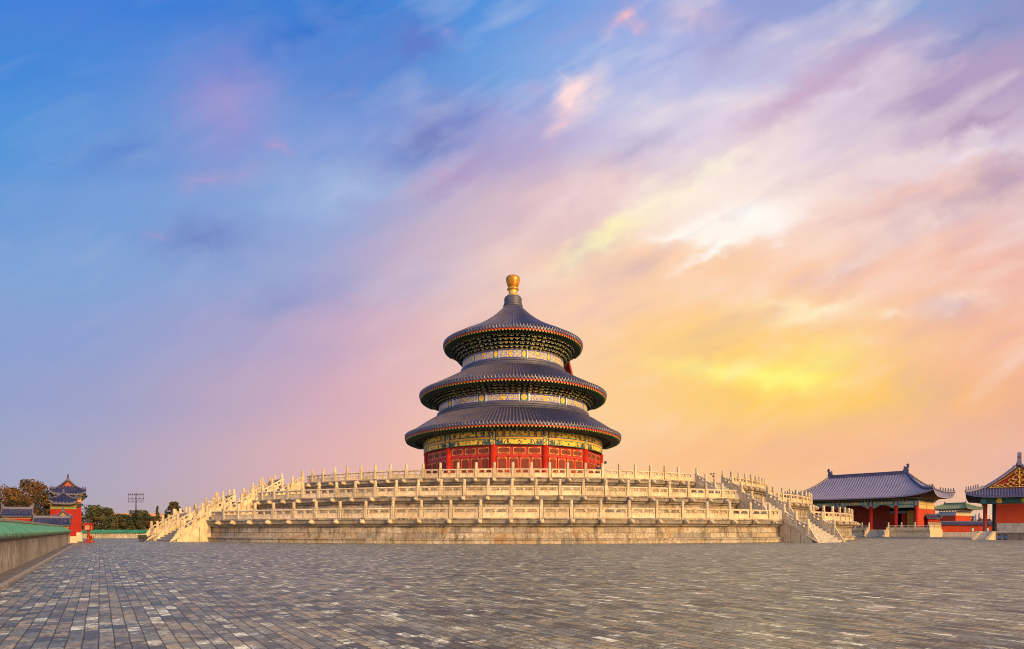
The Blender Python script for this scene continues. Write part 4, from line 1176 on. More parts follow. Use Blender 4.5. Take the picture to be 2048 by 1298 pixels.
m = MB(); m.box(x0+0.04, AW+2, 0.04, 0.26, 1.85, 4.02); m.box(x0+0.10, x0+0.3, 0.26, AL, pz+0.13, 4.02); m.build('end_wall', M.redwall, annex)
m = MB(); m.box(x0-0.02, x0+0.10, -0.03, 0.25, 1.9, 4.0); m.box(x0+0.10, AW+2, -0.03, 0.05, 3.92, 4.02); m.build('wall_border', plain('orange_border', (0.55,0.10,0.03), (0.45,0.07,0.02)), annex)
for nm, x, mt, r in (('porch_column', xp, M.redwood, 0.19), ('corner_column', xc+0.1, M.dark, 0.22)):
    for y in ((0.1, 4.0, 8.0, 12.0) if nm == 'porch_column' else (0.1,)):
        m = MB(); m.lathe([(r*1.4,pz+0.13),(r*1.4,pz+0.24),(r,pz+0.28),(r*0.95,4.2)], 14, None, (x, y, 0)); m.build(nm, mt, annex, True)
m = MB()
def side_beam(u, v, k):
    for c, col in ((0.13, GOLD), (0.30, (0.45,0.50,0.05)), (0.02, TEAL)):
        if ((u-c)/0.020)**2 + ((v-0.5)/0.42)**2 < 1: return col
    if v > 0.88 or v < 0.1: return (0.02,0.10,0.10)
    if 0.42 < u < 0.58: return GOLD if h2(int(u*90), int(v*4)) > 0.35 else (0.08,0.34,0.20)
    return (0.03,0.10,0.09) if h2(int(u*80), int(v*4)) > 0.25 else (0.02,0.16,0.12)
strip(m, (xp-0.4, -0.18, 0), (AW+2, -0.18, 0), 4.02, 4.72, 130, 8, 0, side_beam); m.box(xp-0.4, AW+2, -0.16, 0.3, 4.02, 4.9, (0.02,0.03,0.03)); m.box(xp-0.3, xp+0.2, -0.16, AL, 4.1, 4.8, (0.02,0.07,0.07))
m.build('painted_beam', M.paint, annex)
m = MB(); small_brackets(m, xp-0.4, AW+2, -0.18, 4.74, 0.35, 0.55); m.build('bracket_sets', M.bracket, annex)
xe = fa.lx(1931, -1.5); xapex = fa.lx(2039.5, -1.5)
cxr = xapex; A_ = cxr - xe
# the roof is built with its ridge along local x, then turned so that the ridge runs back
rc = bpy.data.objects.new('roof_turn', None)
def turned_roof(th, cx, cy, A, B, a, H, z0, **kw):
    before = set(o.name for o in bpy.data.objects)
    rf = roof_parts(th, A, B, a, H, z0, **kw)
    rf.location = (cx, cy, 0); rf.rotation_euler = (0, 0, pi/2)
    return rf
bpy.data.objects.remove(rc)
zeA = EYE + (HY-992)/F*66.0; zaA = EYE + (HY-931)/F*66.5
arf = turned_roof(annex, cxr, AL/2, AL/2+1.5, A_, AL/2, zaA-zeA, zeA, tile=M.tilev, ridge_mat=M.tile_gate, t1=0.34, Ag=AL/2+0.5, pitch=0.25, up=0.45, rib=0.10, beasts=6, ridge_h=0.45, orn=1.15, gable_mat=M.gable, curve=0.42)
# gilded ornament on the gable
m = MB()
def gp(y, z): return (cxr + y, -0.50, z)
zg = zeA + (zaA-zeA)*0.30
def curl(cx_, cz_, r, t):
    pts = []
    for q in range(15):
        an = q/14*1.7*pi; pts.append(gp(cx_ + r*math.cos(an), cz_ + r*math.sin(an)))
    m.tube(pts, t, 5)
for s in (-1, 1):
    for cx_, cz_, r in ((0.26,0.42,0.22),(0.30,1.0,0.24),(0.75,0.30,0.22),(1.2,0.22,0.20),(0.18,1.5,0.17),(0.72,0.75,0.17),(1.65,0.16,0.15),(2.0,0.12,0.12)): curl(s*cx_, zg+cz_, r, 0.075)
    m.tube([gp(s*2.6, zg-0.02), gp(s*1.2, zg+0.98), gp(0, zg+2.05)], 0.05, 5)
for z in (0.25, 0.75, 1.25, 1.75): m.lathe([(0.0,-0.05),(0.14,0.0),(0.0,0.05)], 8, None, gp(0, zg+z))
m.tube([gp(-2.6, zg-0.02), gp(2.6, zg-0.02)], 0.05, 5)
m.tube([gp(0, zg), gp(0, zg+2.0)], 0.06, 5)
m.build('gable_ornament', M.gold, annex)
# steps, pier
m = MB(); xa, xb = fa.lx(1962, -1.1), fa.lx(1988, -1.1)
def lean(x, y, z): return (x + (y + 1.1)*0.34, y, z)
def lbox(m, x0, x1, y0, y1, z0, z1): m.hexa([lean(*q) for q in ((x0,y0,z0),(x1,y0,z0),(x1,y1,z0),(x0,y1,z0),(x0,y0,z1),(x1,y0,z1),(x1,y1,z1),(x0,y1,z1))])
for i in range(6): lbox(m, xa+0.2, xb-0.2, -1.1-0.30*(i+1), -1.1-0.30*i, 0, (pz+0.13)*(1-(i+1)/7))
m.build('steps', M.step, annex)
for x in (xa, xb):
    m = MB(); m.extrude([(1.1,0),(3.05,0),(3.05,0.05),(1.1,pz+0.16)], x-0.14, x+0.14, lambda p, q, c: lean(c, -p, q)); m.build('step_edge', M.marble, annex)
m = MB(); xq = fa.lx(1948, -1.9); m.box(xq-0.25, xq+0.25, -2.6, -0.6, 0, pz+0.10); m.build('pier', M.marble, annex)
# two dustbins and two small lamps
for k, (v, lb) in enumerate(((1999, 'left one of two black blue-fronted dustbins below the side hall wall'), (2011.5, 'right one of two black blue-fronted dustbins below the side hall wall'))):
    p = px(v, 1079.5, 64.5); t = thing('dustbin', lb, 'dustbin', (p.x, p.y, 0), fa.rz, 'dustbins by the side hall')
    m = MB(); m.box(-0.14,0.14,-0.14,0.14,0.06,0.55); m.box(-0.17,0.17,-0.17,0.17,0.55,0.60); m.box(-0.16,0.16,-0.16,0.16,0,0.06); m.build('bin_body', M.iron, t)
    m = MB(); m.box(-0.10,0.10,-0.16,-0.14,0.16,0.48); m.build('front_panel', plain('blue_plastic', (0.05,0.16,0.42), (0.04,0.12,0.34), 0.4), t)
    m = MB(); m.lathe([(0.15,0.6),(0.12,0.66),(0.03,0.69)], 10); m.build('lid', M.iron, t)
for k, (v, y, d, lb) in enumerate(((1945, 1064, 64.6, 'small glass lantern on the white pier left of the side hall steps'), (1975, 1063, 67.2, 'small dark glass lantern at the head of the side hall steps'))):
    p = px(v, y, d); t = thing('lantern', lb, 'lantern', (p.x, p.y, pz+0.10 if k == 0 else pz+0.13), 0, 'small lanterns by the side hall')
    m = MB(); m.box(-0.10,0.10,-0.10,0.10,0,0.05)
    for sx in (-1,1):
        for sy in (-1,1): m.box(sx*0.085-0.012, sx*0.085+0.012, sy*0.085-0.012, sy*0.085+0.012, 0.05, 0.40)
    m.box(-0.11,0.11,-0.11,0.11,0.40,0.43); m.lathe([(0.09,0.43),(0.02,0.50)], 8); m.build('lantern_frame', M.iron, t)
    m = MB(); m.box(-0.07,0.07,-0.07,0.07,0.05,0.39); m.build('lantern_glass', plain('milky_glass', (0.75,0.72,0.66), (0.65,0.62,0.56), 0.2), t)

# ------------------------------------------------------------------ red wall, end pier and green roofed pavilion between them
pA, pB = px(1868, 1073, 99), px(2012, 1073.5, 96)
d_ = (pB-pA); az_ = math.atan2(d_.y, d_.x); Lw = Vector((d_.x, d_.y, 0)).length
rw = thing('courtyard_wall', 'red wall with blue tile coping running behind the side hall columns', 'wall', (pA.x, pA.y, 0), az_)
m = MB(); m.box(0, Lw+6, 0, 0.8, 0, 0.72); m.build('stone_base', M.stonep, rw)
m = MB(); m.box(0, Lw+6, 0.05, 0.75, 0.72, 1.90); m.build('red_wall', M.redwall, rw)
m = MB(); m.extrude([(-0.28,1.92),(0.4,2.42),(1.08,1.92),(1.0,1.84),(-0.2,1.84)], -0.1, Lw+6, lambda p, q, c: (c, p, q)); m.extrude([(0.28,2.36),(0.52,2.36),(0.50,2.56),(0.30,2.56)], -0.1, Lw+6, lambda p, q, c: (c, p, q))
x = 0
while x < Lw+6: m.tube([(x,-0.30,1.97),(x,0.38,2.44)], 0.06, 5); x += 0.26
m.build('tile_coping', M.tilev, rw)
p = px(1868, 1072, 98); sp = thing('wall_pier', 'short red gate pier with a dark tiled cap at the end of the red wall', 'pier', (p.x, p.y, 0), az_)
m = MB(); m.box(-0.85, 0.85, 0, 1.2, 0, 0.7); m.build('pier_base', M.stonep, sp)
m = MB(); m.box(-0.8, 0.8, 0.05, 1.15, 0.7, 3.0); m.build('pier_body', M.redwall, sp)
roof_parts(sp, 1.05, 0.8, 0.75, 0.5, 3.05, M.tilev, M.tilev, pitch=0.24, up=0.12, rib=0.06, beasts=1, ridge_h=0.2, orn=0.8, off=(0,0.6))
fp = Frame(px(1908, 1069, 140), 60.0)
pv = thing('green_roofed_pavilion', 'red pavilion with a faded green roof behind the gate hall', 'pavilion', tuple(fp.o), fp.rz)
zt = EYE + (HY-1031)/F*140
xa, xb = fp.lx(1878, 0), 0.0
m = MB(); m.box(xa, 0.3, 0, 7.5, 0, zt); m.build('wall', M.redwall, pv)
m = MB(); strip(m, (xa, -0.08, 0), (0.35, -0.08, 0), zt, zt+0.9, 40, 6, 2, lambda u, v, k: (0.25,0.36,0.48) if h2(int(u*40), int(v*3)) > 0.3 else (0.50,0.45,0.30)); strip(m, (0.38, 0, 0), (0.38, 7.5, 0), zt, zt+0.9, 20, 6, 2, lambda u, v, k: (0.55,0.45,0.30) if v < 0.8 else (0.3,0.25,0.2)); m.box(xa, 0.36, -0.05, 7.5, zt, zt+0.9, (0.3,0.3,0.25)); m.build('painted_beam', M.paint, pv)
m = MB(); small_brackets(m, xa, 0.4, -0.1, zt+0.9, 0.7, 0.55); small_brackets(m, 0, 7.5, 0.38, zt+0.9, 0.7, 0.55, 'y', 1); m.build('bracket_sets', M.bracket, pv)
roof_parts(pv, 4.5, 5.0, 2.2, 1.2, zt+1.55, M.tile_green2, M.tile_green2, pitch=0.4, up=0.3, rib=0.1, beasts=5, ridge_h=0.4, orn=0.7, off=((xa+0.3)/2, 3.75))
# two stanchions before the gate steps
for k, (v, lb) in enumerate(((1727, 'dark iron sign stand in front of the left railing of the gate hall'), (1756, 'dark iron sign stand in front of the gate hall steps'))):
    p = px(v, 1073, 92); t = thing('sign_stand', lb, 'sign stand', (p.x, p.y, 0), 0, 'sign stands at the gate hall')
    m = MB(); m.lathe([(0.24,0),(0.24,0.05),(0.06,0.10),(0.035,0.2),(0.035,0.95)], 10); m.build('pole', M.iron, t)
    m = MB(); m.box(-0.15,0.15,-0.03,0.03,0.92,1.16); m.build('plate', plain('brown_sign', (0.14,0.07,0.03), (0.10,0.05,0.02)), t)

# ------------------------------------------------------------------ left side: low tiled wall running away along the court
p0 = EV*4.0 - SV*1.93; p0 = Vector((p0.x, p0.y, 0))
azE = math.atan2(EV.y, EV.x)
lw = thing('courtyard_wall', 'long grey rendered wall with green tile coping running along the left edge', 'wall', tuple(p0), azE)
# local x east, local y north (to the left), wall face at y=0
Lw = 56.3 - 4.0
m = MB(); m.box(0, Lw, 0, 0.62, 0, 0.80); m.build('rendered_wall', M.render, lw)
m = MB()
for y, z0, z1 in ((-0.03,0.80,0.845),(-0.07,0.85,0.895),(-0.11,0.90,0.935)):
    x = 0.0
    while x < Lw:
        L = 0.30 + 0.05*h2(x, z0); m.box(x, min(x+L-0.006, Lw), y, 0.62-y, z0, z1); x += L
m.build('brick_cornice', M.kerb, lw)
m = MB()
m.extrude([(-0.02,0.94),(-0.05,0.985),(0.02,1.08),(0.22,1.235),(0.40,1.235),(0.60,1.08),(0.75,0.955),(0.72,0.94)], 0, Lw, lambda p, q, c: (c, p, q))
x = 0.05
while x < Lw:
    w = 0.085
    m.rings([[(x-w,y,z),(x-w*0.6,y,z+0.075),(x+w*0.6,y,z+0.075),(x+w,y,z)] for y, z in ((-0.17,0.940),(0.02,1.075),(0.22,1.23))])
    m.poly([(x-0.085,-0.175,1.0),(x-0.085,-0.175,0.92),(x,-0.175,0.875),(x+0.085,-0.175,0.92),(x+0.085,-0.175,1.0)])
    x += 0.30
m.build('tile_slope', M.tile_green, lw)
m = MB()
for y0, y1, z0, z1 in ((0.20,0.42,1.22,1.27),(0.22,0.40,1.27,1.33),(0.20,0.42,1.33,1.36),(0.24,0.38,1.36,1.41)): m.box(0, Lw, y0, y1, z0, z1)
m.build('ridge', M.ridge_pale, lw)
m = MB(); m.box(Lw, Lw+0.55, -0.05, 0.67, 0, 1.0); m.box(Lw-0.02, Lw+0.6, -0.09, 0.71, 1.0, 1.08); m.extrude([(-0.1,1.08),(0.31,1.35),(0.72,1.08)], Lw, Lw+0.5, lambda p, q, c: (c, p, q)); m.build('end_pier', M.render, lw)
# pavement strip and kerb at the foot of the wall
m = MB(); q0 = p0 + SV*0.0
def wp(x, y, z): return (p0 + EV*x - SV*y + Vector((0,0,z)))
m.poly([wp(0,0,0.05), wp(0,-0.36,0.03), wp(Lw+1,-0.36,0.03), wp(Lw+1,0,0.05)])
structure(m.build('pavement', M.kerb))
m = MB(); x = 0.0
while x < Lw+1:
    L = 0.9 + 0.3*h2(x, 3.0)
    m.hexa([wp(x+0.01,-0.36,0), wp(x+0.01,-0.46,0), wp(x+L-0.01,-0.46,0), wp(x+L-0.01,-0.36,0), wp(x+0.01,-0.36,0.055), wp(x+0.01,-0.46,0.045), wp(x+L-0.01,-0.46,0.045), wp(x+L-0.01,-0.36,0.055)]); x += L
structure(m.build('kerb', M.kerbl))

# far wall closing the court on the left
pA, pB = px(150, 1077, 78), px(330, 1077, 80)
fw = thing('courtyard_wall', 'far low wall with green tile coping between the red gate and the steps', 'wall', (pA.x, pA.y, 0), math.atan2(pB.y-pA.y, pB.x-pA.x))
Lf = (pB-pA).length
m = MB(); m.box(0, Lf, 0, 0.6, 0, 0.68); m.build('rendered_wall', M.render, fw)
m = MB(); m.extrude([(-0.2,0.70),(0.3,1.10),(0.8,0.70)], 0, Lf, lambda p, q, c: (c, p, q)); x = 0.1
while x < Lf: m.tube([(x,-0.22,0.73),(x,0.28,1.11)], 0.05, 5); m.poly([(x-0.07,-0.21,0.72),(x,-0.215,0.60),(x+0.07,-0.21,0.72)]); x += 0.24
m.build('tile_slope', M.tile_green, fw)

# red gate seen end on, with its side gate and tiled walls
def tower(name, label, cxp, d, wpx, body_px, y_body, y_eave, y_apex, back, band=None, base=None, az=-34.5, fin=1.0):
    o = px(cxp, HY, d); t = thing(name, label, 'gate', (o.x, o.y, 0), -R(az))
    # local y runs back along the wall, x across; the end wall stands at y = 0
    zz = lambda y: EYE + (HY-y)/F*d
    w = body_px/F*d/2; B = wpx/F*d/2
    m = MB(); m.box(-w, w, 0.0, back, base or 0, zz(y_body)); m.box(-w-0.04, -w+0.10, -0.04, 0.1, base or 0, zz(y_body)); m.box(w-0.10, w+0.04, -0.04, 0.1, base or 0, zz(y_body)); m.build('red_wall', M.redbright, t)
    if base:
        m = MB(); m.extrude([(-w-0.12,0),(w+0.12,0),(w+0.12,base*0.25),(w+0.03,base*0.4),(w+0.03,base*0.75),(w+0.10,base),(-w-0.10,base),(-w-0.03,base*0.75),(-w-0.03,base*0.4),(-w-0.12,base*0.25)], -0.1, back+0.1, lambda p, q, c: (p, c, q)); m.build('stone_base', M.marble_post, t)
    z0, z1 = zz(y_body), zz(y_eave)
    m = MB(); h = (z1-z0)
    for k, (f0, f1, c, o_) in enumerate(band or ((0,0.5,(0.55,0.25,0.04),0.03),(0.5,1.0,(0.10,0.20,0.08),0.07))): m.box(-w-o_, w+o_, -o_, back+o_, z0+h*f0+0.002, z0+h*f1, c)
    m.build('glazed_band', M.paint, t)
    m = MB(); small_brackets(m, -w, w, -0.03, z1-h*0.6, h*0.6, 0.28); small_brackets(m, 0, back, w+0.03, z1-h*0.6, h*0.6, 0.3, 'y', 1); m.build('bracket_sets', M.bracket, t)
    rf = roof_parts(t, back/2+0.7, B, back/2-0.3, zz(y_apex)-z1, z1, M.tile_navy, M.ridge_lilac, t1=(0.62 if fin >= 1 else None), Ag=back/2+0.12, pitch=0.25, up=0.28, rib=0.09, beasts=3, ridge_h=0.22, orn=fin, gable_mat=M.gableo, curve=0.30, edge=0.14)
    rf.location = (0, back/2, 0); rf.rotation_euler = (0, 0, pi/2)
    return t
tower('gate_tower', 'tall red gate with dark tiled hip and gable roof, tallest structure on the left', 136, 57.0, 58, 42, 1004, 988, 961, 4.2, None, 0.85, -36.5)
tower('side_gate', 'lower red side gate with a green and orange band, in front of the tall gate', 127, 50.5, 46, 40, 1018, 1006, 987, 3.0, ((0,0.36,(0.16,0.26,0.06),0.03),(0.36,0.62,(0.70,0.26,0.04),0.05),(0.62,1.0,(0.12,0.22,0.07),0.08)), 0.55, -36.5, 0.7)
def tiled_wall(label, x0, x1, d, y_ridge, y_eave, y_base, orn, body_mat, wx=0.0):
    a, b = px(x0, HY, d), px(x1, HY, d); L = (b-a).length*0.82; zz = lambda y: EYE + (HY-y)/F*d
    t = thing('tiled_wall', label, 'wall', ((a.x+b.x)/2, d, 0), R(33))
    m = MB(); m.box(-L/2+0.15, L/2-0.15, 0.1, 0.5, 0, zz(y_eave)-0.16); m.build('wall', body_mat, t)
    m = MB(); m.box(-L/2+0.10, L/2-0.10, 0.02, 0.58, zz(y_eave)-0.16, zz(y_eave)-0.06, (0.42,0.20,0.06)); m.box(-L/2+0.06, L/2-0.06, -0.06, 0.66, zz(y_eave)-0.06, zz(y_eave), (0.30,0.22,0.10)); m.build('cornice', M.paint, t)
    roof_parts(t, L/2, 0.48, L/2-0.06, zz(y_ridge)-zz(y_eave), zz(y_eave)+0.02, M.tile_navy, M.ridge_lilac, t1=0.5, Ag=L/2-0.03, pitch=0.16, up=0.05, rib=0.06, beasts=1, ridge_h=0.13, orn=orn, gable_mat=M.paintgreen, edge=0.07, off=(0,0.3))
    return t
M.paintgreen = plain('green_glazed_gable', (0.16,0.20,0.06), (0.30,0.22,0.06), 0.5, 8.0)
tiled_wall('red wall piece with navy tile roof and horned ridge, farthest left above the green coping', 4, 64, 45.0, 1017, 1033, 1062, 1.25, M.redbright)
tiled_wall('low navy tiled wall in front of the red side gate', 67, 140, 44.0, 1035, 1051, 1066, 0.9, M.render)
# small gabled cap on the wall before the side gate
o = px(126, HY, 46.0); t = thing('gabled_cap', 'small gabled navy tile cap with a spike against the red side gate', 'roof cap', (o.x, o.y, 0), R(36.5))
m = MB(); m.box(-0.42, 0.42, 0.0, 0.9, 0, 2.0); m.build('cap_body', M.redbright, t)
rf = roof_parts(t, 0.62, 0.58, 0.50, 0.50, 2.02, M.tile_navy, M.ridge_lilac, t1=0.25, Ag=0.52, pitch=0.13, up=0.06, rib=0.05, beasts=1, ridge_h=0.14, orn=1.0, gable_mat=M.paintgreen, edge=0.06); rf.location = (0, 0.45, 0); rf.rotation_euler = (0, 0, pi/2)

# red lantern stand on the court before the gate
o = px(177, 1085, 52.0); t = thing('lantern_stand', 'red wooden lantern stand with a glazed box on top, before the red gate', 'lantern stand', (o.x, o.y, 0), R(10))
m = MB(); m.box(-0.30,0.30,-0.25,0.25,0,0.07); m.lathe([(0.20,0.07),(0.15,0.18),(0.10,0.30),(0.13,0.42),(0.09,0.6),(0.08,1.0),(0.18,1.08)], 10); m.build('stand', M.redbright, t)
m = MB()
for k in range(26):
    a = k*2.4; r = 0.10 + 0.18*h2(k, 1); z = 0.1 + 0.5*h2(k, 2)
    m.lathe([(0.0,-0.05),(0.055,0),(0.0,0.05)], 6, (0.55,0.05,0.02) if h2(k,5) > 0.35 else (0.65,0.30,0.06), (0.2+r*math.cos(a), -0.05+r*math.sin(a)*0.7, z))
m.box(-0.05,0.45,-0.2,0.2,0.02,0.1,(0.4,0.06,0.03)); m.tube([(0.2,-0.05,0.1),(0.2,-0.05,0.6)], 0.10, 7, (0.25,0.03,0.015))
m.build('flower_pot', M.paint, t)
m = MB()
for sx in (-1,1):
    for sy in (-1,1): m.box(sx*0.24-0.035, sx*0.24+0.035, sy*0.2-0.035, sy*0.2+0.035, 1.08, 1.55)
m.box(-0.30,0.30,-0.26,0.26,1.06,1.12); m.box(-0.32,0.32,-0.28,0.28,1.53,1.58); m.extrude([(-0.32,1.58),(0.32,1.58),(0.14,1.70),(-0.14,1.70)], -0.26, 0.26, lambda p, q, c: (p, c, q)); m.build('lantern_frame', M.redbright, t)
m = MB(); m.box(-0.21,0.21,-0.17,0.17,1.12,1.53); m.build('lantern_panes', plain('dusty_panes', (0.55,0.32,0.20), (0.45,0.25,0.15), 0.3), t)

# hand cart left by the steps
o = px(284, 1079, 56.0); t = thing('hand_cart', 'dark two wheeled hand cart parked at the foot of the marble steps', 'hand cart', (o.x, o.y, 0), R(20))
m = MB(); m.box(-0.30,0.35,-0.22,0.22,0.28,0.34); m.box(-0.30,-0.26,-0.22,0.22,0.34,0.62); m.box(0.31,0.35,-0.22,0.22,0.34,0.62); m.box(-0.30,0.35,0.18,0.22,0.34,0.62); m.box(-0.30,0.35,-0.22,-0.18,0.34,0.62); m.build('tray', M.iron, t)
m = MB()
for s in (-1,1): m.tube([(0.3,s*0.2,0.32),(0.75,s*0.2,0.55),(1.0,s*0.2,0.80)], 0.02, 6)
m.tube([(1.0,-0.2,0.80),(1.0,0.2,0.80)], 0.02, 6); m.build('handle', M.iron, t)
for s in (-1,1):
    m = MB(); rs = []
    for q in range(17):
        a = 2*pi*q/16; rs.append([( (0.2+0.03*math.cos(b))*math.cos(a), s*0.27+0.03*math.sin(b), 0.23+(0.2+0.03*math.cos(b))*math.sin(a)) for b in [2*pi*j/6 for j in range(6)]])
    m.rings(rs, True, False)
    for q in range(6): a = pi*q/6; m.tube([(0.2*math.cos(a),s*0.27,0.23+0.2*math.sin(a)),(-0.2*math.cos(a),s*0.27,0.23-0.2*math.sin(a))], 0.01, 4)
    m.build('wheel', M.iron, t)

# stadium floodlight mast far behind
d = 150.0; o = px(272, HY, d); zz = lambda y: EYE + (HY-y)/F*d
t = thing('floodlight_mast', 'thin floodlight mast with a lattice head rising far behind the trees', 'floodlight mast', (o.x, d, 0))
m = MB(); m.tube([(0,0,0),(0,0,zz(987))], [0.20,0.09], 8); m.build('mast', M.iron, t)
m = MB(); W_ = 15.5/F*d
for y in (990, 996.5, 1004): m.tube([(-W_,0,zz(y)),(W_,0,zz(y))], 0.055, 5)
for k in range(5): m.tube([(-W_+W_*k/2,0,zz(1004)),(-W_+W_*k/2,0,zz(990))], 0.045, 5)
for k in range(4): m.tube([(-W_+W_*k/2,0,zz(1004)),(-W_+W_*(k+1)/2,0,zz(996.5))], 0.04, 5)
m.build('lattice_head', M.iron, t)
for k in range(8):
    m = MB(); x = -W_+0.1+(2*W_-0.2)*k/7; m.lathe([(0.07,0),(0.17,0.22),(0.15,0.28),(0.0,0.30)], 8, None, (x,-0.1,zz(989.5))); m.build('floodlight', M.iron, t)
# low building behind the trees
pA = px(205, 1045, 150); L = 105/F*150
t = thing('low_building', 'long low building with pale flat roof and white columns behind the trees', 'building', (pA.x, pA.y, 0))
zz = lambda y: EYE + (HY-y)/F*150
m = MB(); m.box(0, L, 0.6, 8, 0, zz(1034)); m.build('wall', plain('tan_wall', (0.36,0.20,0.11), (0.28,0.15,0.08)), t)
m = MB(); m.box(-0.6, L+0.6, -0.8, 9, zz(1034), zz(1031.5)); m.box(-0.3, L+0.3, -0.4, 9, zz(1031.5), zz(1026.5)); m.build('roof', plain('orange_parapet', (0.50,0.27,0.14), (0.40,0.22,0.12)), t)
for k in range(14):
    m = MB(); x = 0.4 + (L-0.8)*k/13; m.box(x-0.16, x+0.16, -0.2, 0.2, 0, zz(1034)); m.build('column', plain('pale_column', (0.72,0.68,0.55), (0.6,0.56,0.45)) if k == 0 else bpy.data.materials['pale_column'], t)

# ------------------------------------------------------------------ trees
def tree(label, cxp, ytop, d, wpx, cols, seed, conifer=False, n=2600, leaf=None, low=0.12, group='trees beyond the courtyard walls', z_foot=0.0, squash=1.0):
    rnd = random.Random(seed); o = px(cxp, HY, d); H = EYE + (HY-ytop)/F*d; W = wpx/F*d/2
    t = thing('conifer_tree' if conifer else 'leafy_tree', label, 'tree', (o.x, o.y, z_foot), 0, group)
    lf = leaf or max(0.14, d*0.0021)
    m = MB()
    m.tube([(0,0,0),(0.05*W,0.03*W,H*0.3),(0.0,0.05*W,H*0.62)], [max(0.06,0.09*W), max(0.05,0.065*W), 0.03*W], 7)
    clumps = []
    if conifer:
        k = 0
        for i in range(34):
            f = i/33; zc = H*(low + (0.98-low)*f); rr = W*(1-f)**0.8*0.8
            for q in range(max(1, int(6*(1-f))+1)):
                a = rnd.random()*2*pi; r = rr*(0.4+0.6*rnd.random()); clumps.append((r*math.cos(a), r*math.sin(a), zc, W*0.22*(1.15-f)+0.05))
    else:
        for i in range(30):
            a = rnd.random()*2*pi; f = rnd.random(); zc = H*(low + (0.93-low)*f)
            prof = math.sin(pi*min(1, 0.16+0.80*f))**0.7
            r = W*0.78*prof*math.sqrt(rnd.random())
            c = (r*math.cos(a), r*math.sin(a), zc, W*(0.26+0.20*rnd.random()))
            clumps.append(c)
            if i % 3 == 0: m.tube([(0,0,H*(0.12+0.3*f)), (c[0]*0.5, c[1]*0.5, (zc+H*0.25)/2), c[:3]], [0.045*W, 0.03*W, 0.01*W], 5)
        for i in range(22):     # ragged outer sprays
            a = rnd.random()*2*pi; f = 0.15+0.85*rnd.random(); prof = math.sin(pi*min(1, 0.16+0.80*f))**0.7
            r = W*(0.85+0.22*rnd.random())*prof; clumps.append((r*math.cos(a), r*math.sin(a), H*(low+(0.97-low)*f), W*(0.08+0.09*rnd.random())))
    m.build('trunk', M.bark, t)
    m = MB(); per = n//len(clumps)
    for c in clumps:
        tone = rnd.choice(cols); tk = 0.65+0.7*rnd.random()
        for q in range(per):
            v = Vector((rnd.gauss(0,1), rnd.gauss(0,1), rnd.gauss(0,0.85))); v = v.normalized()*c[3]*(0.45+0.75*rnd.random()**0.6)
            p = Vector(c[:3]) + v
            if p.z < 0.05 or p.z > H*1.03: continue
            a = Vector((rnd.gauss(0,1), rnd.gauss(0,1), rnd.gauss(0,1))).normalized(); b = a.orthogonal().normalized()
            s = lf*(0.5+0.7*rnd.random()); k = tk*(0.7+0.6*rnd.random())
            m.quad(p-a*s*0.5-b*s*0.36, p+a*s*0.5-b*s*0.36, p+a*s*0.55+b*s*0.36, p-a*s*0.45+b*s*0.36, tuple(x*k for x in tone))
    m.build('crown', M.leaf, t)
    return t
BR = [(0.12,0.060,0.016),(0.070,0.044,0.015),(0.16,0.076,0.016),(0.042,0.036,0.015)]
DG = [(0.040,0.050,0.018),(0.060,0.060,0.020),(0.030,0.042,0.016),(0.085,0.065,0.022)]
tree('broad brown leaved tree cut by the left edge, behind the horned wall roof', 10, 972, 72, 84, BR, 1, n=9000)
tree('tallest brown leaved tree left of the tall red gate', 64, 962, 78, 86, BR, 2, n=10000)
tree('darker brown tree filling the gap beside the tall red gate', 94, 983, 75, 52, BR[1:], 3, n=5000)
tree('small brown tree between the two tiled wall roofs', 38, 992, 66, 66, BR, 31, n=5000)
tree('tall dark green tree touching the right side of the red gate', 186, 1012, 98, 62, DG, 4, n=7000, low=0.02)
tree('loose green tree with a side branch, second to the right of the red gate', 212, 1016, 102, 38, DG, 5, n=3400, low=0.05)
tree('low round dark bush right of the gate, before the low building', 240, 1029, 95, 58, DG, 6, n=6000, low=0.0)
tree('broad dark green tree below the floodlight mast', 277, 1022, 96, 58, DG, 7, n=6500, low=0.0)
tree('low bush between the floodlight mast and the marble steps', 305, 1034, 92, 42, BR[1:]+DG, 8, n=4000, low=0.0)
tree('round tree with brownish crown standing above the marble steps', 348, 1003, 112, 32, DG+BR[1:2], 9, n=4400, low=0.2)
tree('pointed conifer left of the round tree above the steps', 315, 1012, 125, 17, DG, 10, True, n=1500)
tree('shorter scraggly conifer between the pointed one and the round tree', 332, 1020, 125, 22, DG, 11, True, n=1200)
tree('flat topped pine just right of the floodlight mast', 288, 1020, 130, 24, DG, 12, n=1200, low=0.4)
tree('thin dark spire of a cypress rising behind the marble steps', 389, 1011, 120, 9, DG, 13, True, n=900)
HZ = [(0.20,0.13,0.06),(0.15,0.11,0.05),(0.24,0.15,0.07)]
GR2 = 'hazy trees behind the red wall'
tree('tallest olive tree behind the red wall, left of the porch column', 1939, 1028, 170, 19, HZ, 14, n=1400, low=0.05, group=GR2)
tree('small olive tree behind the red wall, close to the porch column', 1962, 1036, 175, 18, HZ, 15, n=900, low=0.05, group=GR2)
tree('small olive tree behind the red wall between the two columns', 1977, 1036, 175, 13, HZ, 16, n=900, low=0.05, group=GR2)
tree('low olive bush behind the red wall next to the green roofed pavilion', 1927, 1039, 170, 10, HZ, 17, n=600, low=0.0, group=GR2)

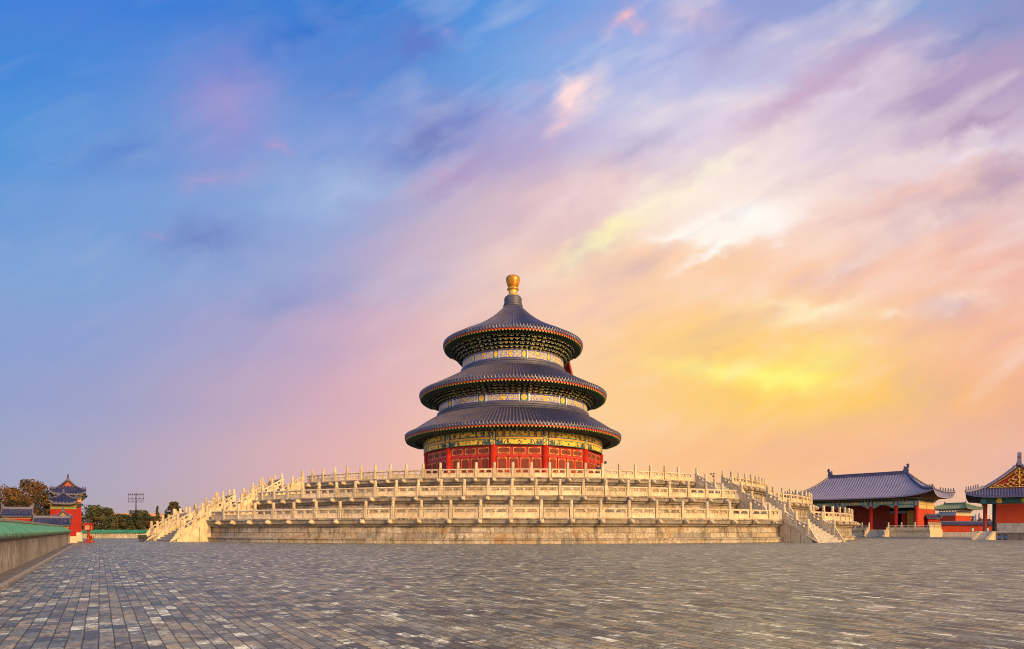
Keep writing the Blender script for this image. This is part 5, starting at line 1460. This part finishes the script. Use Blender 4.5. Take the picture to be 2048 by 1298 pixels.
# ------------------------------------------------------------------ far towers of the city
for k, (x, y, w, d, lb) in enumerate(((1927.5, 1026, 9, 620, 'pale hazy tower block right behind the green roofed pavilion'), (1936, 1034, 7, 640, 'low pale block between two hazy tree tops'), (1955.5, 1027, 6, 600, 'hazy tower with a stepped top left of the twin towers'), (1962.5, 1024, 6, 590, 'taller hazy twin tower just left of the porch column'), (1975.5, 1025, 6, 600, 'hazy tower seen between the porch column and the dark column'), (1982.5, 1031, 6, 640, 'low hazy tower against the dark column'))):
    o = px(x, HY, d); Hh = EYE + (HY-y)/F*d; W = w/F*d/2
    t = thing('tower_block', lb, 'tower', (o.x, d, 0), 0, 'distant towers of the city')
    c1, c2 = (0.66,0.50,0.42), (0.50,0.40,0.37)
    m = MB(); m.box(-W, W, 0, W*1.6, 0, Hh*0.9, c1); m.box(-W*0.62, W*0.62, W*0.3, W*1.3, Hh*0.9, Hh*0.96, c1); m.box(-W*0.2, W*0.2, W*0.6, W, Hh*0.96, Hh, c1)
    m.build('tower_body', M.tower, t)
    m = MB(); nf = 9
    for f in range(nf):
        for q in range(4): m.box(-W*0.86+q*W*0.45, -W*0.86+q*W*0.45+W*0.28, -0.15, 0.0, Hh*0.9*(f+0.3)/nf, Hh*0.9*(f+0.75)/nf, c2)
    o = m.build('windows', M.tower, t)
# thin mast with instruments on the top terrace
o = px(1428.5, HY, 78.0)
t = thing('instrument_mast', 'thin metal mast with small instruments beside the top steps on the right', 'mast', (HC.x+23.6, HC.y-24.5, TZ[2]+TH[2]))
o = px(1428, HY, 66.5); t.location = (o.x, 66.5, TZ[2]+TH[2]-1.0)
m = MB(); m.tube([(0,0,0),(0,0,2.4)], 0.035, 6); m.tube([(-0.35,0,2.25),(0.1,0,2.3)], 0.03, 5); m.tube([(-0.15,0,1.6),(0.15,0,1.6)], 0.03, 5); m.box(-0.16,0.0,-0.05,0.05,1.9,2.1); m.box(-0.40,-0.28,-0.06,0.06,2.18,2.34); m.build('instrument_pole', M.iron, t)

# a visitor standing behind the top balustrade: head and shoulders show over the rail
def person(label, loc, rz, coat, trousers, hair):
    t = thing('person', label, 'person', loc, rz)
    def skinned(name, pts, edges, rad, mat):
        me = bpy.data.meshes.new(name); me.from_pydata(pts, edges, [])
        me.materials.append(mat); o = link(name, me, t)
        md = o.modifiers.new('Skin', 'SKIN'); md.use_smooth_shade = True
        for v, r in zip(me.skin_vertices[0].data, rad): v.radius = (r, r)
        me.skin_vertices[0].data[0].use_root = True
        sb = o.modifiers.new('Subdivision', 'SUBSURF'); sb.levels = 1; sb.render_levels = 1
        return o
    P = [(0,0,0.92),(0,0,1.12),(0,0.01,1.34),(0,0.0,1.46),(0,-0.01,1.53),(0,-0.02,1.60),(0,-0.01,1.68),
         (0.17,0,1.40),(0.25,0.02,1.15),(0.20,-0.14,0.98),(-0.17,0,1.40),(-0.25,0.02,1.15),(-0.20,-0.14,0.98),
         (0.09,0,0.86),(0.10,-0.01,0.48),(0.10,0.02,0.08),(0.11,-0.12,0.04),(-0.09,0,0.86),(-0.10,-0.01,0.48),(-0.10,0.02,0.08),(-0.11,-0.12,0.04)]
    E = [(0,1),(1,2),(2,3),(3,4),(4,5),(5,6),(2,7),(7,8),(8,9),(2,10),(10,11),(11,12),(0,13),(13,14),(14,15),(15,16),(0,17),(17,18),(18,19),(19,20)]
    Rd = [0.14,0.13,0.15,0.06,0.08,0.095,0.07,0.07,0.05,0.035,0.07,0.05,0.035,0.095,0.065,0.045,0.04,0.095,0.065,0.045,0.04]
    skinned('body', P, E, Rd, M.skin)
    skinned('coat', [P[0],P[1],P[2],P[7],P[8],(0.21,-0.12,1.01),P[10],P[11],(-0.21,-0.12,1.01)], [(0,1),(1,2),(2,3),(3,4),(4,5),(2,6),(6,7),(7,8)], [0.165,0.155,0.175,0.085,0.062,0.048,0.085,0.062,0.048], coat)
    skinned('trousers', [(0,0,0.90),P[13],P[14],P[15],P[17],P[18],P[19]], [(0,1),(1,2),(2,3),(0,4),(4,5),(5,6)], [0.155,0.105,0.075,0.06,0.105,0.075,0.06], trousers)
    m = MB(); m.lathe([(0.075,-0.05),(0.105,0.0),(0.112,0.06),(0.09,0.115),(0.04,0.14)], 12, None, (0,0.012,1.62)); m.build('hair', hair, t, True)
    m = MB()
    for sx in (-1, 1):
        m.lathe([(0.0,-0.012),(0.013,0),(0.0,0.012)], 6, (0.02,0.015,0.012), (sx*0.035,-0.112,1.615))
    m.box(-0.022,0.022,-0.112,-0.106,1.555,1.562,(0.35,0.10,0.08)); m.build('face', M.paint, t)
    for sx in (-1, 1):          # hands with five fingers each
        h = Vector((sx*0.20,-0.16,0.96)); pts = [h, h+Vector((0,-0.05,-0.03))]; ed = [(0,1)]; rd = [0.022,0.024]
        for q in range(4):
            b = h+Vector((sx*(q-1.5)*0.019,-0.085,-0.045)); L = (0.055,0.065,0.060,0.045)[q]
            i = len(pts); pts += [b, b+Vector((0,-L*0.6,-L*0.35)), b+Vector((0,-L*0.8,-L*0.9))]; ed += [(1,i),(i,i+1),(i+1,i+2)]; rd += [0.010,0.009,0.007]
        i = len(pts); b = h+Vector((-sx*0.035,-0.03,-0.01)); pts += [b, b+Vector((-sx*0.015,-0.045,-0.015))]; ed += [(0,i),(i,i+1)]; rd += [0.011,0.008]
        skinned('hand', pts, ed, rd, M.skin)
    return t
M.skin = plain('skin', (0.46,0.25,0.16), (0.42,0.22,0.14), 0.55, 8.0)
o = px(1197, HY, 60.9)
person('person in a dark coat standing behind the top balustrade near the red doors', (o.x, o.y, TZ[2]+TH[2]), R(15), plain('dark_coat', (0.04,0.03,0.035), (0.03,0.025,0.03), 0.8), plain('grey_trousers', (0.08,0.08,0.09), (0.06,0.06,0.07), 0.8), plain('black_hair', (0.015,0.012,0.011), (0.02,0.015,0.013), 0.5))
